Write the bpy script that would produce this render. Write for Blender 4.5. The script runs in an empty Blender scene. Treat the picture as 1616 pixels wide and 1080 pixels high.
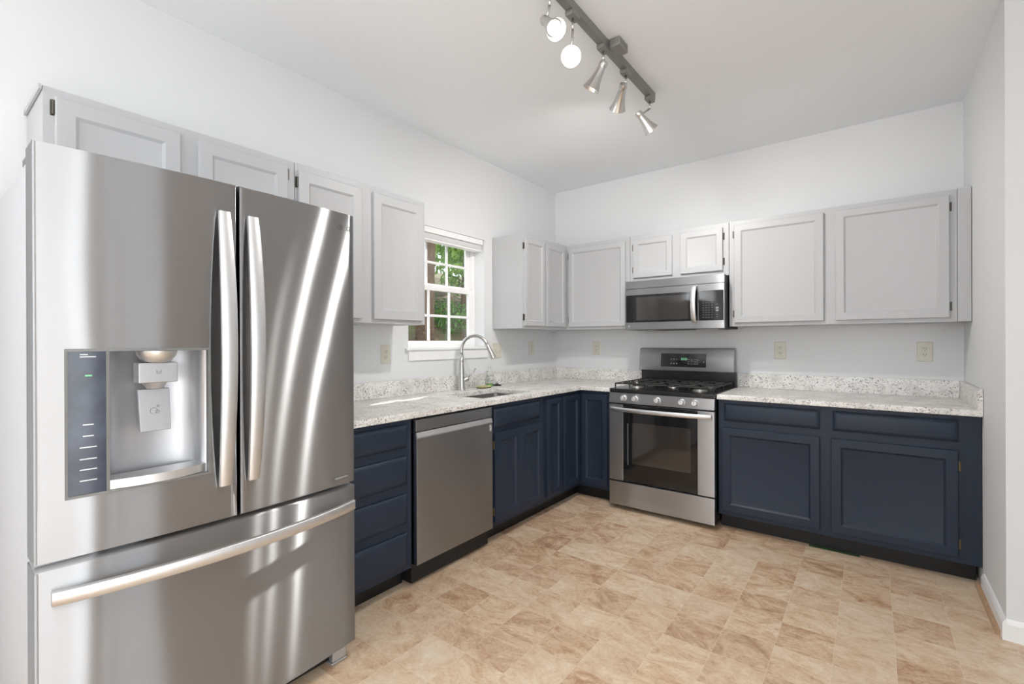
import bpy, bmesh, math, random
from mathutils import Vector, Matrix, Euler
random.seed(7)
PI = math.pi
SC = bpy.context.scene
COL = SC.collection

# ------------------------------------------------------------------ camera
cam_d = bpy.data.cameras.new('camera')
cam_d.sensor_width = 36; cam_d.lens = 742.38/1616*36; cam_d.clip_start = 0.02; cam_d.clip_end = 200
cam = bpy.data.objects.new('camera', cam_d); COL.objects.link(cam)
_ya, _pi, _ro = math.radians(37.4514), math.radians(-0.0382), math.radians(-0.2077)
_f = Vector((-math.sin(_ya)*math.cos(_pi), math.cos(_ya)*math.cos(_pi), math.sin(_pi)))
_r = Vector((math.cos(_ya), math.sin(_ya), 0)); _u = _r.cross(_f)
_r2 = _r*math.cos(_ro)+_u*math.sin(_ro); _u2 = -_r*math.sin(_ro)+_u*math.cos(_ro)
_m = Matrix((( _r2.x, _u2.x, -_f.x), (_r2.y, _u2.y, -_f.y), (_r2.z, _u2.z, -_f.z))).to_4x4()
_m.translation = Vector((2.5158, -4.0059, 1.2744))
cam.matrix_world = _m
SC.camera = cam

# ------------------------------------------------------------------ light
SC.view_settings.view_transform = 'Standard'; SC.view_settings.look = 'None'
SC.view_settings.gamma = 1.0; SC.view_settings.exposure = 0.05
SC.view_settings.use_curve_mapping = False
W = bpy.data.worlds.new('world'); SC.world = W; W.use_nodes = True
bg = W.node_tree.nodes['Background']; bg.inputs[0].default_value = (0.80, 0.90, 1.0, 1); bg.inputs[1].default_value = 2.6

def area(name, loc, rot, sx, sy, power, color=(1,1,1), spread=PI):
    l = bpy.data.lights.new(name, 'AREA'); l.shape = 'RECTANGLE'; l.size = sx; l.size_y = sy
    l.energy = power; l.color = color; l.spread = spread
    o = bpy.data.objects.new(name, l); COL.objects.link(o); o.location = loc; o.rotation_euler = rot
    return o
sun_d = bpy.data.lights.new('sun', 'SUN'); sun_d.energy = 9.0; sun_d.angle = 0.01; sun_d.color = (1, .95, .84)
sun = bpy.data.objects.new('sun', sun_d); COL.objects.link(sun)
sun.rotation_euler = Vector((0.35, -0.75, -1.0)).to_track_quat('-Z', 'Y').to_euler()
# area lamps standing in for daylight at guessed openings behind the camera
area('daylight_patio_door', (6.12, -3.35, 1.06), (0, PI/2, 0), 2.0, 1.35, 7, (.95, .98, 1))
area('fridge_reflection_light', (2.950, -4.35, 1.26), (0, PI/2, 0), 2.40, 1.26, 33, (.97, .99, 1))  # added lamp, mirrored as the white strip on the refrigerator's left door
area('right_wall_fill_light', (.06, -5.75, 1.60), (0, -PI/2, 0), 1.3, 1.7, 31, (.96, .98, 1))  # added lamp in an unseen window, fills the right wall
area('daylight_rear_window', (1.5, -6.90, 1.55), (PI/2, 0, 0), 1.9, 1.3, 18, (.98, .99, 1))
area('daylight_rear_window', (4.4, -6.90, 1.55), (PI/2, 0, 0), 1.9, 1.3, 12, (.98, .99, 1))

# ------------------------------------------------------------------ materials
def srgb(r, g, b):
    def f(c):
        c /= 255
        return c/12.92 if c <= .04045 else ((c+.055)/1.055)**2.4
    return (f(r), f(g), f(b), 1)
class NT:
    def __init__(s, name):
        s.m = bpy.data.materials.new(name); s.m.use_nodes = True
        s.t = s.m.node_tree; s.b = s.t.nodes['Principled BSDF']
    def n(s, ty, **kw):
        x = s.t.nodes.new(ty)
        for k, v in kw.items():
            if k.startswith('_'): setattr(x, k[1:], v)
        return x
    def l(s, a, b): s.t.links.new(a, b)
    def math(s, op, a, b=None, c=None):
        x = s.t.nodes.new('ShaderNodeMath'); x.operation = op
        for i, v in enumerate((a, b, c)):
            if v is None: continue
            if isinstance(v, (int, float)): x.inputs[i].default_value = v
            else: s.l(v, x.inputs[i])
        return x.outputs[0]
    def coord(s, scale=(1,1,1), rot=(0,0,0), loc=(0,0,0)):
        c = s.t.nodes.new('ShaderNodeNewGeometry'); mp = s.t.nodes.new('ShaderNodeMapping')
        mp.inputs['Scale'].default_value = scale; mp.inputs['Rotation'].default_value = rot; mp.inputs['Location'].default_value = loc
        s.l(c.outputs['Position'], mp.inputs['Vector']); return mp.outputs[0]
    def noise(s, vec, scale, detail=3, rough=.5, dist=0):
        x = s.t.nodes.new('ShaderNodeTexNoise'); x.inputs['Scale'].default_value = scale
        x.inputs['Detail'].default_value = detail; x.inputs['Roughness'].default_value = rough; x.inputs['Distortion'].default_value = dist
        s.l(vec, x.inputs['Vector']); return x
    def ramp(s, fac, stops, interp='LINEAR'):
        x = s.t.nodes.new('ShaderNodeValToRGB'); x.color_ramp.interpolation = interp
        e = x.color_ramp.elements
        while len(e) < len(stops): e.new(.5)
        for i, (p, c) in enumerate(stops):
            e[i].position = p; e[i].color = c if len(c) == 4 else (*c, 1)
        s.l(fac, x.inputs[0]); return x.outputs[0]
    def mix(s, fac, a, b, mode='MIX'):
        x = s.t.nodes.new('ShaderNodeMix'); x.data_type = 'RGBA'; x.blend_type = mode
        for i, v in ((0, fac), (6, a), (7, b)):
            if isinstance(v, (int, float)): x.inputs[i].default_value = v
            elif isinstance(v, tuple): x.inputs[i].default_value = v
            else: s.l(v, x.inputs[i])
        return x.outputs[2]
    def bump(s, h, strength, dist=.01):
        x = s.t.nodes.new('ShaderNodeBump'); x.inputs['Strength'].default_value = strength; x.inputs['Distance'].default_value = dist
        s.l(h, x.inputs['Height']); s.l(x.outputs[0], s.b.inputs['Normal'])
def simple(name, col, rough=.5, metal=0, spec=.5, noise_amt=0.0, nscale=8):
    N = NT(name); N.b.inputs['Roughness'].default_value = rough; N.b.inputs['Metallic'].default_value = metal
    N.b.inputs['Specular IOR Level'].default_value = spec
    if noise_amt:
        nz = N.noise(N.coord(), nscale, 4)
        d = tuple(max(0, c*(1-noise_amt)) for c in col[:3])+(1,); u = tuple(min(1, c*(1+noise_amt)) for c in col[:3])+(1,)
        N.l(N.ramp(nz.outputs[0], [(.3, d), (.7, u)]), N.b.inputs['Base Color'])
    else: N.b.inputs['Base Color'].default_value = col
    return N.m
def m_wall(name, col):
    N = NT(name); N.b.inputs['Roughness'].default_value = .65; N.b.inputs['Specular IOR Level'].default_value = .3
    N.b.inputs['Base Color'].default_value = col
    N.bump(N.noise(N.coord(), 240, 3).outputs[0], .06, .002); return N.m
M = {}
M['wall'] = m_wall('wall_paint', srgb(223, 224, 225))
M['ceiling'] = m_wall('ceiling_paint', srgb(243, 246, 249))
M['trim'] = simple('white_trim_paint', srgb(240, 240, 240), .35)
def m_cab(name, col, worn, rough):
    N = NT(name); N.b.inputs['Specular IOR Level'].default_value = .36 if worn else .4; N.b.inputs['Roughness'].default_value = rough
    g = N.noise(N.coord((60, 60, 2.0)), 3.0, 4, .6)
    base = N.mix(g.outputs[0], tuple(c*.965 for c in col[:3])+(1,), tuple(min(1, c*1.035) for c in col[:3])+(1,))
    if worn:
        v = N.noise(N.coord(), 26, 2, .5)
        spk = N.ramp(v.outputs[0], [(.80, (0,0,0)), (.84, (1,1,1))])
        base = N.mix(N.math('MULTIPLY', spk, .5), base, srgb(120, 128, 140))
    N.l(base, N.b.inputs['Base Color'])
    N.bump(g.outputs[0], .12, .0012); return N.m
M['cab_grey'] = m_cab('pale_grey_cabinet_paint', srgb(186, 187, 189), False, .42)
M['cab_navy'] = m_cab('navy_cabinet_paint', srgb(35, 46, 62), True, .44)
M['toe'] = simple('black_toe_kick', srgb(13, 14, 16), .5)
M['inside'] = simple('dark_cabinet_inside', srgb(70, 66, 60), .7)
M['hinge'] = simple('pewter_hinge', srgb(92, 88, 82), .4, .7)
M['hinge_brass'] = simple('antique_brass_hinge', srgb(120, 104, 78), .4, .7)
def m_steel(name, col, rough=.20, aniso=-.85, wav=.0, smudge=.06):
    """horizontally brushed steel: reflections smear vertically"""
    N = NT(name); t = N.t
    g = t.nodes.new('ShaderNodeBsdfAnisotropic'); g.distribution = 'GGX'
    g.inputs['Anisotropy'].default_value = aniso
    cx = t.nodes.new('ShaderNodeCombineXYZ')
    for i in range(3): cx.inputs[i].default_value = (0, 0, 1)[i]
    N.l(cx.outputs[0], g.inputs['Tangent'])
    sm = N.noise(N.coord((1, 1, .55)), 4.0, 3, .5, .1)
    fine = N.noise(N.coord((3, 3, 260)), 4, 2)
    sd = tuple(c*(1-smudge) for c in col[:3])+(1,)
    base = N.mix(sm.outputs[0], sd, col)
    base = N.mix(N.math('MULTIPLY', fine.outputs[0], .10), base, tuple(c*.6 for c in col[:3])+(1,))
    N.l(base, g.inputs['Color'])
    rr = t.nodes.new('ShaderNodeMapRange'); rr.inputs['To Min'].default_value = rough*.96; rr.inputs['To Max'].default_value = rough*1.05
    N.l(sm.outputs[0], rr.inputs['Value']); N.l(rr.outputs[0], g.inputs['Roughness'])
    if wav:
        w = N.noise(N.coord((1, 1.0, .55)), 2.6, 1, .3)
        x = t.nodes.new('ShaderNodeBump'); x.inputs['Strength'].default_value = 1; x.inputs['Distance'].default_value = wav
        N.l(w.outputs[0], x.inputs['Height']); N.l(x.outputs[0], g.inputs['Normal'])
    N.l(g.outputs[0], t.nodes['Material Output'].inputs[0])
    return N.m
M['steel'] = m_steel('brushed_stainless_steel', (.53, .536, .548, 1), rough=.30, aniso=-.88, wav=.006)
M['steel_dull'] = m_steel('dull_brushed_steel', (.42, .435, .455, 1), rough=.30, aniso=-.7, wav=.002)
M['steel_range'] = m_steel('satin_stainless_steel', (.55, .56, .578, 1), rough=.30, aniso=-.7, wav=.001)
M['handle_steel'] = simple('satin_handle_steel', (.70, .70, .70, 1), .42, 1)
M['nickel'] = simple('brushed_nickel', (.60, .59, .57, 1), .24, 1)
M['sinksteel'] = simple('sink_steel', (.50, .49, .48, 1), .3, 1)
M['silver_plastic'] = simple('silver_plastic', srgb(186, 187, 190), .36, .6)
M['silver_paint'] = simple('silver_grey_paint', srgb(188, 189, 192), .32, .35)
M['dark'] = simple('dark_gap', srgb(22, 22, 23), .55)
M['grey_edge'] = simple('grey_door_edge', srgb(120, 120, 118), .45, .3)
M['blackglass'] = simple('black_glass', (.010, .010, .011, 1), .06, 0, .6)
M['windowglass'] = simple('smoked_oven_window', (.035, .030, .026, 1), .05, 0, .9)
M['enamel'] = simple('black_enamel', (.012, .011, .011, 1), .22, 0, .6)
M['iron'] = simple('cast_iron', (.018, .017, .016, 1), .55)
M['aluminium'] = simple('burner_aluminium', (.45, .44, .42, 1), .4, 1)
M['display'] = simple('navy_display_glass', srgb(56, 62, 76), .10, 0, .45, .35, 14)
M['white_print'] = simple('white_print', srgb(215, 218, 222), .5)
M['grey_print'] = simple('grey_print', srgb(150, 150, 146), .5)
M['dark_print'] = simple('dark_print', srgb(96, 96, 98), .5)
M['ivory'] = simple('ivory_plastic', srgb(214, 210, 196), .4)
M['slot'] = simple('dark_slot', srgb(60, 56, 50), .6)
M['rail'] = simple('bronze_grey_rail', srgb(140, 138, 134), .45, .4)
M['shade'] = simple('brushed_nickel_shade', (.62, .61, .59, 1), .3, 1)
M['yellow'] = simple('yellow_sponge', srgb(196, 190, 140), .9, 0, .2, .12, 90)
M['olive'] = simple('dark_green_scrubber', srgb(70, 78, 48), .95)
M['black_rubber'] = simple('black_rubber', srgb(28, 28, 28), .6)
M['green_tape'] = simple('green_tape', srgb(60, 92, 58), .6)
M['oak'] = simple('tan_shoe_moulding', srgb(184, 152, 122), .5, 0, .4, .12, 20)
M['soil'] = None
def m_emit(name, col, s):
    N = NT(name); N.b.inputs['Base Color'].default_value = (0,0,0,1)
    N.b.inputs['Emission Color'].default_value = col; N.b.inputs['Emission Strength'].default_value = s; return N.m
M['bulb'] = m_emit('lit_bulb', (1, .98, .95, 1), 9)
M['green_led'] = m_emit('green_clock_digits', (.35, 1, .55, 1), .8)
def m_glass():
    N = NT('window_pane_glass'); t = N.t
    tr = t.nodes.new('ShaderNodeBsdfTransparent'); gl = t.nodes.new('ShaderNodeBsdfGlossy'); gl.inputs['Roughness'].default_value = .01
    mx = t.nodes.new('ShaderNodeMixShader'); mx.inputs[0].default_value = .05; N.l(tr.outputs[0], mx.inputs[1]); N.l(gl.outputs[0], mx.inputs[2])
    N.l(mx.outputs[0], t.nodes['Material Output'].inputs[0]); return N.m
M['glass'] = m_glass()
def m_clear():
    N = NT('clear_plastic'); N.b.inputs['Transmission Weight'].default_value = 1; N.b.inputs['IOR'].default_value = 1.12
    N.b.inputs['Roughness'].default_value = .05; N.b.inputs['Base Color'].default_value = (.95, .97, .96, 1); return N.m
M['clear'] = m_clear()
M['green_soap'] = simple('green_soap', srgb(150, 200, 120), .2)
def m_granite():
    N = NT('speckled_white_granite'); N.b.inputs['Roughness'].default_value = .30
    p = N.coord()
    cloud = N.noise(p, 9, 4, .6)
    base = N.ramp(cloud.outputs[0], [(.32, srgb(212, 209, 205)), (.5, srgb(234, 232, 228)), (.7, srgb(243, 242, 239))])
    def speck(scale, thr, col, fac, seed):
        nonlocal base
        v = N.t.nodes.new('ShaderNodeTexVoronoi'); v.inputs['Scale'].default_value = scale
        mp = N.coord((1,1,1), (.3*seed, .2, .1), (seed*1.7, seed*.9, 0))
        wob = N.noise(mp, scale*.8, 2); add = N.t.nodes.new('ShaderNodeVectorMath'); add.operation = 'MULTIPLY_ADD'
        N.l(wob.outputs['Color'], add.inputs[0]); add.inputs[1].default_value = (.012,)*3; N.l(mp, add.inputs[2])
        N.l(add.outputs[0], v.inputs['Vector'])
        sp = N.t.nodes.new('ShaderNodeSeparateColor'); N.l(v.outputs['Color'], sp.inputs[0])
        k = N.math('LESS_THAN', sp.outputs[0], thr)
        patch = N.ramp(N.noise(mp, 14, 2).outputs[0], [(.42, (.15,.15,.15)), (.58, (1,1,1))])
        k2 = N.math('MULTIPLY', N.math('MULTIPLY', k, patch), fac)
        base = N.mix(k2, base, col)
    speck(190, .30, srgb(186, 183, 179), .8, 1)
    speck(170, .15, srgb(150, 146, 142), .85, 2)
    speck(150, .04, srgb(180, 160, 146), .6, 3)
    speck(135, .065, srgb(96, 93, 94), .85, 4)
    N.l(base, N.b.inputs['Base Color']); return N.m
M['granite'] = m_granite()
def m_floor():
    N = NT('stone_look_vinyl_tile'); N.b.inputs['Roughness'].default_value = .42; N.b.inputs['Specular IOR Level'].default_value = .4
    g = N.t.nodes.new('ShaderNodeNewGeometry'); s = N.t.nodes.new('ShaderNodeSeparateXYZ'); N.l(g.outputs['Position'], s.inputs[0])
    tx = N.math('DIVIDE', N.math('SUBTRACT', s.outputs[0], .1920), .1996)
    ty = N.math('DIVIDE', N.math('ADD', s.outputs[1], .7560), .2045)
    ix = N.math('FLOOR', tx); iy = N.math('FLOOR', ty)
    cb = N.t.nodes.new('ShaderNodeCombineXYZ'); N.l(ix, cb.inputs[0]); N.l(iy, cb.inputs[1])
    wn = N.t.nodes.new('ShaderNodeTexWhiteNoise'); wn.noise_dimensions = '2D'; N.l(cb.outputs[0], wn.inputs['Vector'])
    # marbling, shifted from tile to tile, drifting diagonally
    of = N.t.nodes.new('ShaderNodeVectorMath'); of.operation = 'MULTIPLY_ADD'
    N.l(wn.outputs['Color'], of.inputs[0]); of.inputs[1].default_value = (3, 3, 3)
    mp = N.t.nodes.new('ShaderNodeMapping'); mp.inputs['Rotation'].default_value = (0, 0, .5); mp.inputs['Scale'].default_value = (1, 1.45, 1)
    N.l(g.outputs['Position'], mp.inputs['Vector']); N.l(mp.outputs[0], of.inputs[2])
    n1 = N.noise(of.outputs[0], 4.0, 9, .62, 2.4)
    n2 = N.noise(of.outputs[0], 20, 6, .65, 2.6)
    n3 = N.noise(N.coord(), .9, 2)
    f = N.math('ADD', N.math('ADD', N.math('MULTIPLY', wn.outputs['Value'], .15), .095), N.math('MULTIPLY', n1.outputs[0], .66))
    f = N.math('ADD', f, N.math('MULTIPLY', N.math('SUBTRACT', n2.outputs[0], .5), .42))
    f = N.math('ADD', f, N.math('MULTIPLY', N.math('SUBTRACT', n3.outputs[0], .5), .25))
    c = N.ramp(f, [(.26, srgb(148, 108, 78)), (.38, srgb(178, 142, 111)), (.48, srgb(202, 172, 142)), (.60, srgb(216, 194, 166)), (.78, srgb(228, 216, 198))])
    # warm / grey drift
    sc = N.t.nodes.new('ShaderNodeSeparateColor'); N.l(wn.outputs['Color'], sc.inputs[0])
    c = N.mix(N.math('MULTIPLY', sc.outputs[1], .25), c, srgb(204, 184, 162))
    ex = N.math('ABSOLUTE', N.math('SUBTRACT', N.math('FRACT', tx), .5)); ey = N.math('ABSOLUTE', N.math('SUBTRACT', N.math('FRACT', ty), .5))
    gr = N.math('GREATER_THAN', N.math('MAXIMUM', ex, ey), .4925)
    c = N.mix(N.math('MULTIPLY', gr, .38), c, srgb(222, 208, 184))
    N.l(c, N.b.inputs['Base Color'])
    N.bump(n2.outputs[0], .12, .002)
    return N.m
M['floor'] = m_floor()

# ------------------------------------------------------------------ mesh helpers
def new_bm(): return bmesh.new()
def box(bm, x0, x1, y0, y1, z0, z1):
    a, b = sorted((x0, x1)); c, d = sorted((y0, y1)); e, f = sorted((z0, z1))
    v = [bm.verts.new(p) for p in ((a,c,e),(b,c,e),(b,d,e),(a,d,e),(a,c,f),(b,c,f),(b,d,f),(a,d,f))]
    for q in ((0,3,2,1),(4,5,6,7),(0,1,5,4),(1,2,6,5),(2,3,7,6),(3,0,4,7)): bm.faces.new([v[i] for i in q])
    return bm
def tf(side, u, v, n):
    """u along the wall, v up, n out from the wall (L: left wall, plane x=0; B: back wall, plane y=0)"""
    return (n, u, v) if side == 'L' else (u, -n, v)
def sbox(bm, side, u0, u1, v0, v1, n0, n1):
    a = tf(side, u0, v0, n0); b = tf(side, u1, v1, n1)
    return box(bm, a[0], b[0], a[1], b[1], a[2], b[2])
def rings(bm, side, u0, u1, v0, v1, prof):
    """a panel built of nested rectangles: prof = [(inset, n), ...] from the back outwards; closed by a centre face and a back face"""
    loops = []
    for ins, n in prof:
        loops.append([bm.verts.new(tf(side, *p, n)) for p in ((u0+ins, v0+ins), (u1-ins, v0+ins), (u1-ins, v1-ins), (u0+ins, v1-ins))])
    for a, b in zip(loops, loops[1:]):
        for i in range(4): bm.faces.new((a[i], a[(i+1)%4], b[(i+1)%4], b[i]))
    bm.faces.new(loops[-1]); bm.faces.new(loops[0][::-1]); return bm
def tube(bm, pts, rad, seg=14, cap=True, flat=None):
    pts = [Vector(p) for p in pts]; n = len(pts)
    rs = rad if isinstance(rad, (list, tuple)) else [rad]*n
    up = Vector((0,0,1)); ring = []
    prev = None
    for i in range(n):
        t = (pts[min(i+1, n-1)]-pts[max(i-1, 0)]).normalized()
        if prev is None:
            a = up if abs(t.dot(up)) < .9 else Vector((1,0,0))
            x = t.cross(a).normalized()
        else:
            x = (prev - t*prev.dot(t)).normalized()
        prev = x; y = t.cross(x).normalized()
        ring.append([bm.verts.new(pts[i]+x*math.cos(2*PI*k/seg)*rs[i]+y*math.sin(2*PI*k/seg)*rs[i]) for k in range(seg)])
    for a, b in zip(ring, ring[1:]):
        for k in range(seg): bm.faces.new((a[k], a[(k+1)%seg], b[(k+1)%seg], b[k]))
    if cap: bm.faces.new(ring[0][::-1]); bm.faces.new(ring[-1])
    return bm
def cyl(bm, p0, p1, r0, r1=None, seg=20): return tube(bm, [p0, p1], [r0, r1 if r1 is not None else r0], seg)
def lathe(bm, base, axis, prof, seg=28, cap0=True, cap1=True):
    """prof = [(radius, height along axis)]"""
    base = Vector(base); t = Vector(axis).normalized()
    a = Vector((0,0,1)) if abs(t.z) < .9 else Vector((1,0,0)); x = t.cross(a).normalized(); y = t.cross(x)
    rg = [[bm.verts.new(base+t*h+(x*math.cos(2*PI*k/seg)+y*math.sin(2*PI*k/seg))*r) for k in range(seg)] for r, h in prof]
    for p, q in zip(rg, rg[1:]):
        for k in range(seg): bm.faces.new((p[k], p[(k+1)%seg], q[(k+1)%seg], q[k]))
    if cap0: bm.faces.new(rg[0][::-1])
    if cap1: bm.faces.new(rg[-1])
    return bm
def barsweep(bm, pts, w, t, wdir, ndir, tw=None):
    """a rectangular bar swept through pts, w wide along wdir, t thick along ndir, chamfered"""
    wdir = Vector(wdir); ndir = Vector(ndir); R = []
    for i, p in enumerate(pts):
        p = Vector(p); k = 1 if tw is None else tw[i]
        ww = w*k/2; tt = t/2; c = min(ww, tt)*.30
        R.append([bm.verts.new(p+wdir*a+ndir*b) for a, b in ((-ww, -tt), (ww, -tt), (ww, tt-c), (ww-c, tt), (-ww+c, tt), (-ww, tt-c))])
    for a, b in zip(R, R[1:]):
        for k in range(6): bm.faces.new((a[k], a[(k+1)%6], b[(k+1)%6], b[k]))
    bm.faces.new(R[0][::-1]); bm.faces.new(R[-1]); return bm
ROOT = {}
def absloc(o):
    v = Vector((0,0,0))
    while o is not None: v += o.location; o = o.parent
    return v
def obj(name, bm, mat, parent=None, bevel=0, smooth=False, origin=None, label=None, seg=2):
    bmesh.ops.recalc_face_normals(bm, faces=bm.faces[:])
    off = absloc(parent) if parent else (Vector(origin) if origin else Vector((0,0,0)))
    bmesh.ops.translate(bm, verts=bm.verts[:], vec=-off)
    me = bpy.data.meshes.new(name); bm.to_mesh(me); bm.free()
    if smooth:
        for p in me.polygons: p.use_smooth = True
    me.materials.append(mat)
    o = bpy.data.objects.new(name, me); COL.objects.link(o)
    if parent: o.parent = parent
    elif origin: o.location = origin
    if bevel:
        b = o.modifiers.new('bevel', 'BEVEL'); b.width = bevel; b.segments = seg; b.limit_method = 'ANGLE'; b.angle_limit = math.radians(50)
        if not smooth:
            for p in me.polygons: p.use_smooth = True
            w = o.modifiers.new('normals', 'WEIGHTED_NORMAL'); w.keep_sharp = True
    if label: o['label'] = label
    return o
def autosmooth(o, ang=35):
    me = o.data
    for p in me.polygons: p.use_smooth = True
    bm = bmesh.new(); bm.from_mesh(me)
    for e in bm.edges:
        if len(e.link_faces) == 2 and e.calc_face_angle() > math.radians(ang): e.smooth = False
    bm.to_mesh(me); bm.free(); return o
def thing(name, label, cat, loc, group=None):
    o = bpy.data.objects.new(name, None); COL.objects.link(o); o.location = loc; o.empty_display_size = .1
    o['label'] = label; o['category'] = cat
    if group: o['group'] = group
    return o
def tag(o, label, cat, group=None):
    o['label'] = label; o['category'] = cat
    if group: o['group'] = group
    return o
def struct(name, bm, mat, bevel=0):
    o = obj(name, bm, mat, bevel=bevel); o['kind'] = 'structure'; return o
def textmesh(name, s, size, mat, parent, mtx, ext=.0004):
    c = bpy.data.curves.new(name, 'FONT'); c.body = s; c.size = size; c.extrude = ext; c.align_x = 'CENTER'; c.align_y = 'CENTER'
    t = bpy.data.objects.new('tmp', c); COL.objects.link(t)
    dg = bpy.context.evaluated_depsgraph_get(); me = bpy.data.meshes.new_from_object(t.evaluated_get(dg))
    bpy.data.objects.remove(t); me.transform(mtx); me.transform(Matrix.Translation(-absloc(parent)))
    me.materials.clear(); me.materials.append(mat); me.name = name
    o = bpy.data.objects.new(name, me); COL.objects.link(o); o.parent = parent; return o
def rotL(u, v, n): return Matrix.Translation((n, u, v)) @ Matrix(((0,0,1,0),(1,0,0,0),(0,1,0,0),(0,0,0,1)))
def rotB(u, v, n): return Matrix.Translation((u, -n, v)) @ Matrix(((1,0,0,0),(0,0,-1,0),(0,1,0,0),(0,0,0,1)))

# ------------------------------------------------------------------ room shell
H = 2.7555; WX = 2.9653; TH = .16; YC = -1.141; XR = 6.2; YR = -7.0
WY0, WY1, WZ0, WZ1 = -1.886, -1.093, 1.219, 2.105
struct('floor', box(new_bm(), -TH, XR+TH, YR-TH, TH, -.12, 0), M['floor'])
struct('ceiling', box(new_bm(), -TH, XR+TH, YR-TH, TH, H, H+.12), M['ceiling'])
b = new_bm()
box(b, -TH, 0, -4.85, WY0, 0, H); box(b, -TH, 0, YR, -6.65, 0, H); box(b, -TH, 0, -6.65, -4.85, 0, .9); box(b, -TH, 0, -6.65, -4.85, 2.3, H); box(b, -TH, 0, WY1, TH, 0, H); box(b, -TH, 0, WY0, WY1, 0, WZ0); box(b, -TH, 0, WY0, WY1, WZ1, H)
struct('wall_left', b, M['wall'])
struct('wall_back', box(new_bm(), 0, WX, 0, TH, 0, H), M['wall'])
struct('wall_right', box(new_bm(), WX, XR, YC, TH, 0, H), M['wall'])
b = new_bm(); DY0, DY1 = -4.05, -2.65
box(b, XR, XR+TH, YR, DY0, 0, H); box(b, XR, XR+TH, DY1, TH, 0, H); box(b, XR, XR+TH, DY0, DY1, 2.1, H)
struct('wall_far_right', b, M['wall'])
b = new_bm(); xs = [-TH, .5, 2.5, 3.4, 5.4, XR+TH]
for i in (0, 2, 4): box(b, xs[i], xs[i+1], YR-TH, YR, 0, H)
for i in (1, 3): box(b, xs[i], xs[i+1], YR-TH, YR, 0, .85); box(b, xs[i], xs[i+1], YR-TH, YR, 2.25, H)
struct('wall_rear', b, M['wall'])
PY0, PY1 = -5.02, -3.68   # unseen glazed door, added to reflect as a bright strip in the refrigerator
b = new_bm(); box(b, WX, WX+.14, -3.62, PY1, 0, H); box(b, WX, WX+.14, YR, PY0, 0, H); box(b, WX, WX+.14, PY0, PY1, 2.48, H)
struct('wall_partition', b, M['wall'])
b = new_bm()
for (p, q_, r_, s_) in ((PY0, PY0+.04, 0, 2.48), (PY1-.04, PY1, 0, 2.48), (PY0+.04, PY1-.04, 2.44, 2.48), (PY0+.04, PY1-.04, 0, .05)): box(b, WX+.04, WX+.09, p, q_, r_, s_)
w = struct('added_door_2', b, M['trim']); obj('pane', box(new_bm(), WX+.062, WX+.068, PY0+.04, PY1-.04, .05, 2.44), M['glass'], w)
b = new_bm()
for (p, q_, r_, s_) in ((-6.65, -6.60, .9, 2.3), (-4.90, -4.85, .9, 2.3), (-6.60, -4.90, .9, .95), (-6.60, -4.90, 2.25, 2.3), (-5.78, -5.72, .95, 2.25)): box(b, -.12, -.06, p, q_, r_, s_)
w = struct('window_4', b, M['trim']); obj('pane', box(new_bm(), -.093, -.087, -6.60, -4.90, .95, 2.25), M['glass'], w)  # unseen left wall window, added to send light onto the right wall
# rear windows and the sliding patio door of the dining side
for k, i in enumerate((1, 3)):
    b = new_bm(); a0, a1 = xs[i], xs[i+1]; y = YR-.09
    for (p, q_, r, s) in ((a0, a0+.05, .85, 2.25), (a1-.05, a1, .85, 2.25), (a0+.05, a1-.05, .85, .90), (a0+.05, a1-.05, 2.2, 2.25), ((a0+a1)/2-.03, (a0+a1)/2+.03, .9, 2.2)):
        box(b, p, q_, y-.03, y+.03, r, s)
    w = struct('window_%d' % (k+2), b, M['trim'])
    obj('pane', box(new_bm(), a0+.05, a1-.05, y-.004, y+.004, .9, 2.2), M['glass'], w)
b = new_bm()
for (p, q_, r, s) in ((DY0, DY0+.06, 0, 2.1), (DY1-.06, DY1, 0, 2.1), (DY0+.06, DY1-.06, 2.04, 2.1), (DY0+.06, DY1-.06, 0, .08), (-3.38, -3.32, .08, 2.04)):
    box(b, XR+.05, XR+.11, p, q_, r, s)
w = struct('door_1', b, M['trim'])
obj('pane', box(new_bm(), XR+.076, XR+.084, DY0+.06, DY1-.06, .08, 2.04), M['glass'], w)
# baseboards
def base_prof(side_fn, name, a0, a1, mat=None):
    bm = new_bm(); prof = ((0,0), (.014,0), (.014,.070), (.009,.083), (.005,.088), (0,.088))
    A = [bm.verts.new(side_fn(a0, n, z)) for n, z in prof]; B = [bm.verts.new(side_fn(a1, n, z)) for n, z in prof]
    for i in range(len(prof)): bm.faces.new((A[i], A[(i+1)%6], B[(i+1)%6], B[i]))
    bm.faces.new(A); bm.faces.new(B[::-1]); return struct(name, bm, mat or M['trim'])
base_prof(lambda a, n, z: (WX-n, a, z), 'baseboard_right', -.66, YC-.014)
base_prof(lambda a, n, z: (a, YC-n, z), 'baseboard_dining', WX, XR)
base_prof(lambda a, n, z: (n, a, z), 'baseboard_left', -3.9, YR)
bm = new_bm()   # tan quarter-round along the right baseboard
pr = [(0,0)]+[(.016*math.cos(t), .022*math.sin(t)) for t in (0, .4, .8, 1.2, PI/2)]
A = [bm.verts.new((WX-.014-n, -.60, z)) for n, z in pr]; B = [bm.verts.new((WX-.014-n, YC+.02, z)) for n, z in pr]
for i in range(len(pr)): bm.faces.new((A[i], A[(i+1)%len(pr)], B[(i+1)%len(pr)], B[i]))
bm.faces.new(A); bm.faces.new(B[::-1]); struct('trim_1', bm, M['oak'])

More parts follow.
